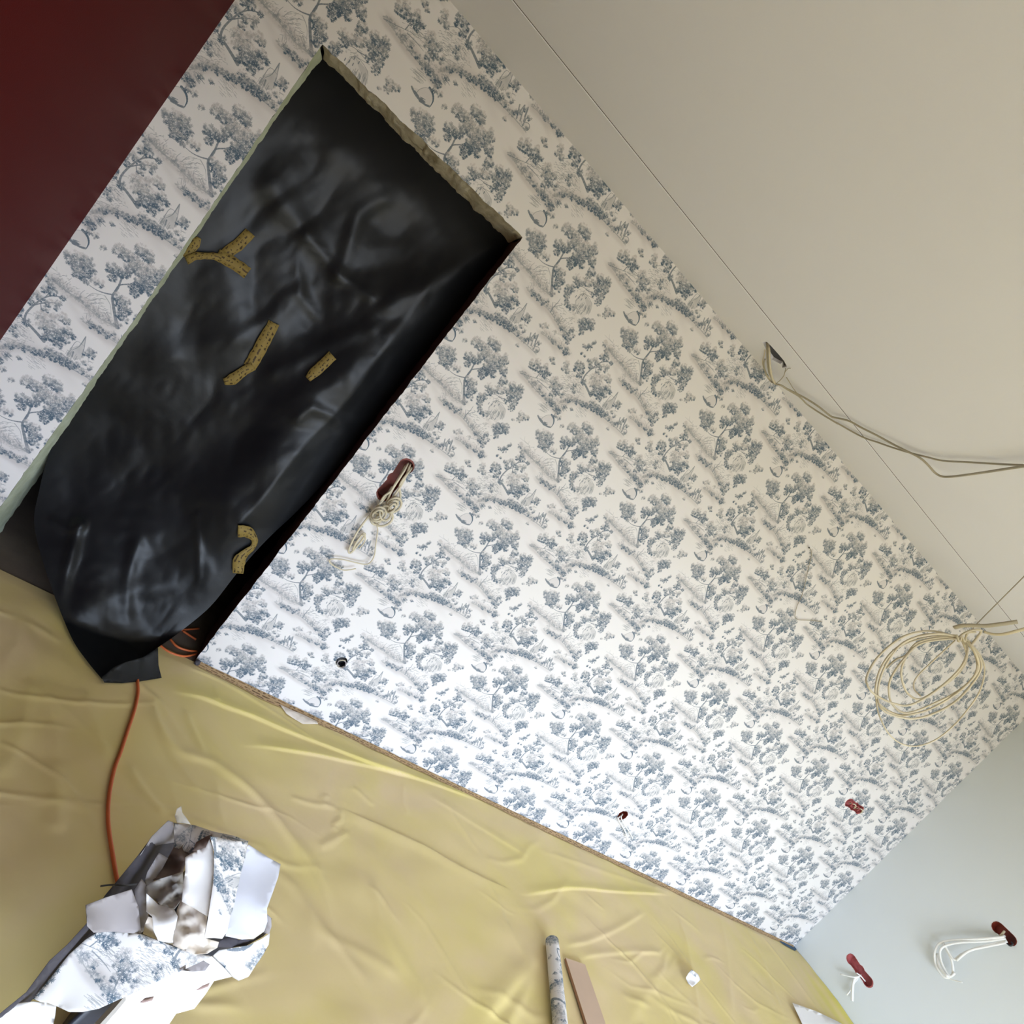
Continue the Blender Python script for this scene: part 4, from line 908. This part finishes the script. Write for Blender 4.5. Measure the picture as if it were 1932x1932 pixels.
S('wallpaper_offcut', ZY([(1020, 478), (1050, 485), (1062, 640), (1000, 740), (890, 860), (820, 930), (700, 1060), (560, 1180), (420, 1330), (300, 1460), (180, 1580), (60, 1690), (0, 1713), (-80, 1713), (0, 1650), (160, 1520), (300, 1330), (410, 1230), (520, 1110), (640, 930), (740, 810), (830, 700), (920, 580)]),
  [.32, .30, .20, .18, .18, .18, .17, .16, .16, .15, .14, .13, .12, .22, .26, .28, .29, .30, .31, .32, .33, .33, .33], M['paper_dark'], 'long wallpaper strip, its grey back darkened for shade, standing along the left of the heap', 'wallpaper offcut', amp=.004, freq=5, step=11)
S('wallpaper_offcut', ZY([(1022, 476), (1052, 488), (1060, 610), (990, 620), (890, 640), (850, 690), (920, 575)]), [.335, .31, .25, .27, .3, .33, .335], M['paper_back'], 'lilac-grey rounded tip at the top of the dark strip', 'wallpaper offcut', amp=.002, freq=5)
S('wallpaper_offcut', ZY([(520, 990), (640, 945), (800, 895), (840, 1000), (858, 1168), (690, 1152), (570, 1158), (530, 1118)]), [.39, .385, .36, .30, .26, .29, .35, .38], M['paper_back'], 'plain grey-lilac flap sticking out left of the heap', 'wallpaper offcut', amp=.004, freq=5)
S('wallpaper_offcut', ZY([(1055, 490), (1180, 505), (1300, 545), (1420, 570), (1506, 602), (1400, 640), (1290, 660), (1180, 690), (1060, 640)]), [.30, .31, .33, .35, .36, .36, .34, .30, .28], M['print'], 'shaded printed fold across the top of the heap', 'wallpaper offcut', amp=.004, uvang=1.9, uvoff=(.1, .55))
S('wallpaper_offcut', ZY([(1060, 630), (1180, 600), (1200, 680), (1130, 720), (1110, 800), (960, 835), (880, 860), (990, 760)]), [.28, .29, .30, .30, .28, .26, .25, .26], M['brownish'], 'brown-grey crumpled paper under the white crumple', 'wallpaper offcut', amp=.022, freq=22)
S('wallpaper_offcut', ZY([(965, 672), (1020, 705), (985, 770), (930, 850), (870, 880), (895, 790)]), [.30, .29, .28, .27, .26, .29], M['paper_back'], 'small lilac wedge of paper at the left of the heap', 'wallpaper offcut', amp=.006)
S('wallpaper_offcut', ZY([(1290, 560), (1250, 575), (1190, 610), (1170, 665), (1240, 650), (1280, 620)]), [.36, .35, .34, .33, .34, .36], M['brownish'], 'rounded brown-grey tab below the shaded fold', 'wallpaper offcut', amp=.002)
S('paper_scrap', ZY([(885, 870), (960, 835), (1110, 790), (1120, 900), (1100, 960), (1060, 1015), (1000, 1010), (940, 960), (890, 930)]), [.27, .28, .30, .31, .31, .29, .28, .27, .27], M['grey'], 'grey crumpled masking paper in the middle of the heap', 'paper scrap', amp=.024, freq=22)
S('wallpaper_offcut', ZY([(815, 900), (860, 830), (890, 870), (895, 1030), (900, 1060), (870, 1150), (845, 1165), (825, 1070), (830, 1000)]), [.27, .28, .27, .25, .24, .22, .22, .24, .26], M['paper_back'], 'narrow bluish-lilac sliver beside the plain left flap', 'wallpaper offcut', amp=.010, freq=26)
S('paper_scrap', ZY([(890, 920), (960, 985), (1060, 1020), (1080, 1060), (1060, 1150), (1050, 1232), (960, 1205), (930, 1140), (925, 1060), (890, 1030)]), [.30, .30, .31, .31, .29, .26, .27, .29, .31, .31], M['paper'], 'white curled sheet in the lower middle of the heap', 'paper scrap', amp=.016, freq=10)
S('paper_scrap', ZY([(900, 1060), (930, 1070), (960, 1200), (940, 1195), (868, 1165), (880, 1110)]), [.29, .29, .26, .25, .24, .27], M['cream'], 'pinkish scrap left of the white curl', 'paper scrap', amp=.006)
S('paper_scrap', ZY([(1100, 960), (1180, 980), (1262, 1040), (1240, 1190), (1330, 1215), (1320, 1250), (1260, 1285), (1180, 1290), (1050, 1235), (1065, 1120), (1075, 1020)]), [.32, .33, .34, .31, .28, .27, .26, .26, .27, .30, .31], M['cream'], 'cream crumpled masking paper low in the heap', 'paper scrap', amp=.022, freq=18)
S('paper_scrap', ZY([(1272, 590), (1290, 640), (1305, 720), (1300, 850), (1275, 1000), (1262, 1060), (1180, 1010), (1105, 970), (1112, 880), (1125, 790), (1125, 700), (1190, 660), (1250, 640)]), [.455, .445, .43, .405, .375, .36, .35, .35, .365, .39, .41, .425, .44], M['paper'], 'bright white crumpled sheet on top of the heap', 'paper scrap', amp=.0035, freq=9)
S('wallpaper_offcut', ZY([(1275, 572), (1330, 580), (1420, 600), (1508, 602), (1490, 700), (1462, 800), (1440, 900), (1420, 1000), (1400, 1060), (1380, 1150), (1350, 1195), (1300, 1190), (1240, 1192), (1262, 1080), (1280, 960), (1296, 850), (1300, 740), (1300, 660)]),
  [.475, .47, .465, .46, .445, .425, .41, .39, .38, .36, .345, .34, .34, .37, .395, .42, .445, .46], M['print'], 'printed wallpaper strip with trees running down the top of the heap', 'wallpaper offcut', amp=.004, freq=5, uvang=.95, uvoff=(.42, .30))
S('wallpaper_offcut', ZY([(1510, 622), (1560, 655), (1630, 700), (1704, 742), (1690, 820), (1655, 920), (1622, 1010), (1625, 1090), (1605, 1150), (1540, 1195), (1470, 1200), (1370, 1180), (1375, 1130), (1385, 1050), (1385, 1000), (1405, 850), (1440, 740)]),
  [.40, .39, .38, .37, .36, .35, .34, .31, .28, .27, .28, .29, .30, .31, .32, .34, .36], M['paper_lilac_shade'], 'smooth plain white-lilac sheet, toned for slight shade, on the right of the heap', 'wallpaper offcut', amp=.003, freq=5)
S('wallpaper_offcut', ZY([(1385, 1178), (1450, 1200), (1540, 1200), (1610, 1150), (1650, 1070), (1640, 1140), (1600, 1180), (1500, 1235), (1400, 1250), (1310, 1245), (1330, 1210)]), [.25, .24, .24, .24, .24, .23, .22, .22, .23, .24, .25], M['paper_dark'], 'dark sheet standing in for the shade under the plain right sheet', 'wallpaper offcut', amp=.004)  # dark sheet added as the shade in this hollow, not an offcut
S('wallpaper_offcut', ZY([(1622, 1045), (1648, 1070), (1650, 1120), (1635, 1165), (1600, 1160), (1615, 1110)]), [.31, .30, .28, .26, .25, .28], M['paper_back'], 'grey curved loop at the right edge of the heap', 'wallpaper offcut', amp=.002)
S('wallpaper_offcut', ZY([(1640, 1160), (1632, 1230), (1600, 1290), (1545, 1370), (1510, 1425), (1450, 1450), (1412, 1428), (1350, 1360), (1285, 1305), (1330, 1265), (1420, 1250), (1510, 1235), (1590, 1195)]), [.25, .23, .21, .18, .15, .14, .15, .18, .21, .22, .23, .24, .25], M['print'], 'printed wallpaper corner at the lower right of the heap', 'wallpaper offcut', amp=.008, freq=10, uvang=-.5, uvoff=(.5, .2))
LS = S('wallpaper_offcut', ZY([(1285, 1300), (1360, 1370), (1408, 1425), (1300, 1452), (1250, 1530), (1180, 1620), (1070, 1650), (1010, 1740), (820, 1860), (560, 1860), (640, 1713), (760, 1540), (880, 1480), (1000, 1430), (1130, 1370)]),
  [.22, .18, .15, .14, .13, .12, .11, .10, .09, .12, .14, .17, .19, .20, .22], M['paper'], 'plain white sheet with brown spots at the bottom of the heap', 'wallpaper offcut', amp=.003, freq=6)
S('paper_scrap', ZY([(1090, 1385), (1160, 1325), (1230, 1325), (1275, 1350), (1245, 1390), (1170, 1395)]), [.245, .245, .24, .235, .23, .235], M['paper_back'], 'small grey tab lying on the plain white lower sheet', 'paper scrap', amp=.002)
S('wallpaper_offcut', ZY([(600, 1150), (720, 1148), (860, 1168), (960, 1205), (1050, 1240), (1170, 1275), (1285, 1302), (1200, 1345), (1100, 1390), (1000, 1435), (900, 1480), (800, 1530), (700, 1575), (600, 1620), (500, 1640), (420, 1640), (345, 1605), (250, 1580), (200, 1560), (300, 1440), (420, 1290), (520, 1200)]),
  [.26, .265, .27, .27, .265, .255, .24, .24, .24, .235, .23, .22, .21, .20, .19, .18, .17, .17, .17, .20, .23, .25], M['print'], 'large printed wallpaper sheet curling over the lower left of the heap', 'wallpaper offcut', amp=.004, freq=5, uvang=.55, uvoff=(.80, .05))
S('wallpaper_offcut', ZY([(0, 1650), (40, 1615), (100, 1588), (200, 1575), (290, 1585), (342, 1605), (335, 1660), (320, 1730), (250, 1850), (-120, 1850), (-60, 1700)]), [.22, .225, .23, .23, .225, .22, .21, .2, .2, .2, .21], M['paper'], 'rounded white paper edge in the lower left corner', 'wallpaper offcut', amp=.002, freq=5)
S('paper_scrap', ZY([(1100, 390), (1108, 430), (1135, 465), (1158, 500), (1110, 492), (1075, 490), (1062, 450), (1075, 405)]), [.30, .29, .28, .27, .27, .28, .29, .30], M['paper'], 'small white paper curl poking up behind the heap', 'paper scrap', amp=.002, step=5)
st_ = [onfloor(*p, h) for p, h in zip(ZY([(748, 1550), (690, 1620), (590, 1730)]), (.185, .18, .17))]
tag(obj('wooden_stick', *tube(st_, .008, 4, 1., 3), M['grey']), 'thin pale wooden stick in the dark gap of the heap', 'stick')
cable('thin_wire', [onfloor(*p, h) for p, h in zip(ZY([(610, 875), (680, 868), (760, 872), (830, 862)]), (.33, .335, .34, .31))], .0018, M['black'], 'short black wire sticking out left over the dark strip', 'wire')
# brown spots on the lower sheet
for k, (q, h) in enumerate((([(850, 1580), (880, 1555), (935, 1545), (925, 1570), (870, 1585)], .195), ([(1190, 1508), (1230, 1480), (1275, 1462), (1265, 1485), (1215, 1505)], .175))):
    S('glue_stain', ZY(q), h, mat('glue_stain', (.45, .32, .29), .7), None, amp=.0, step=6, parent=LS)
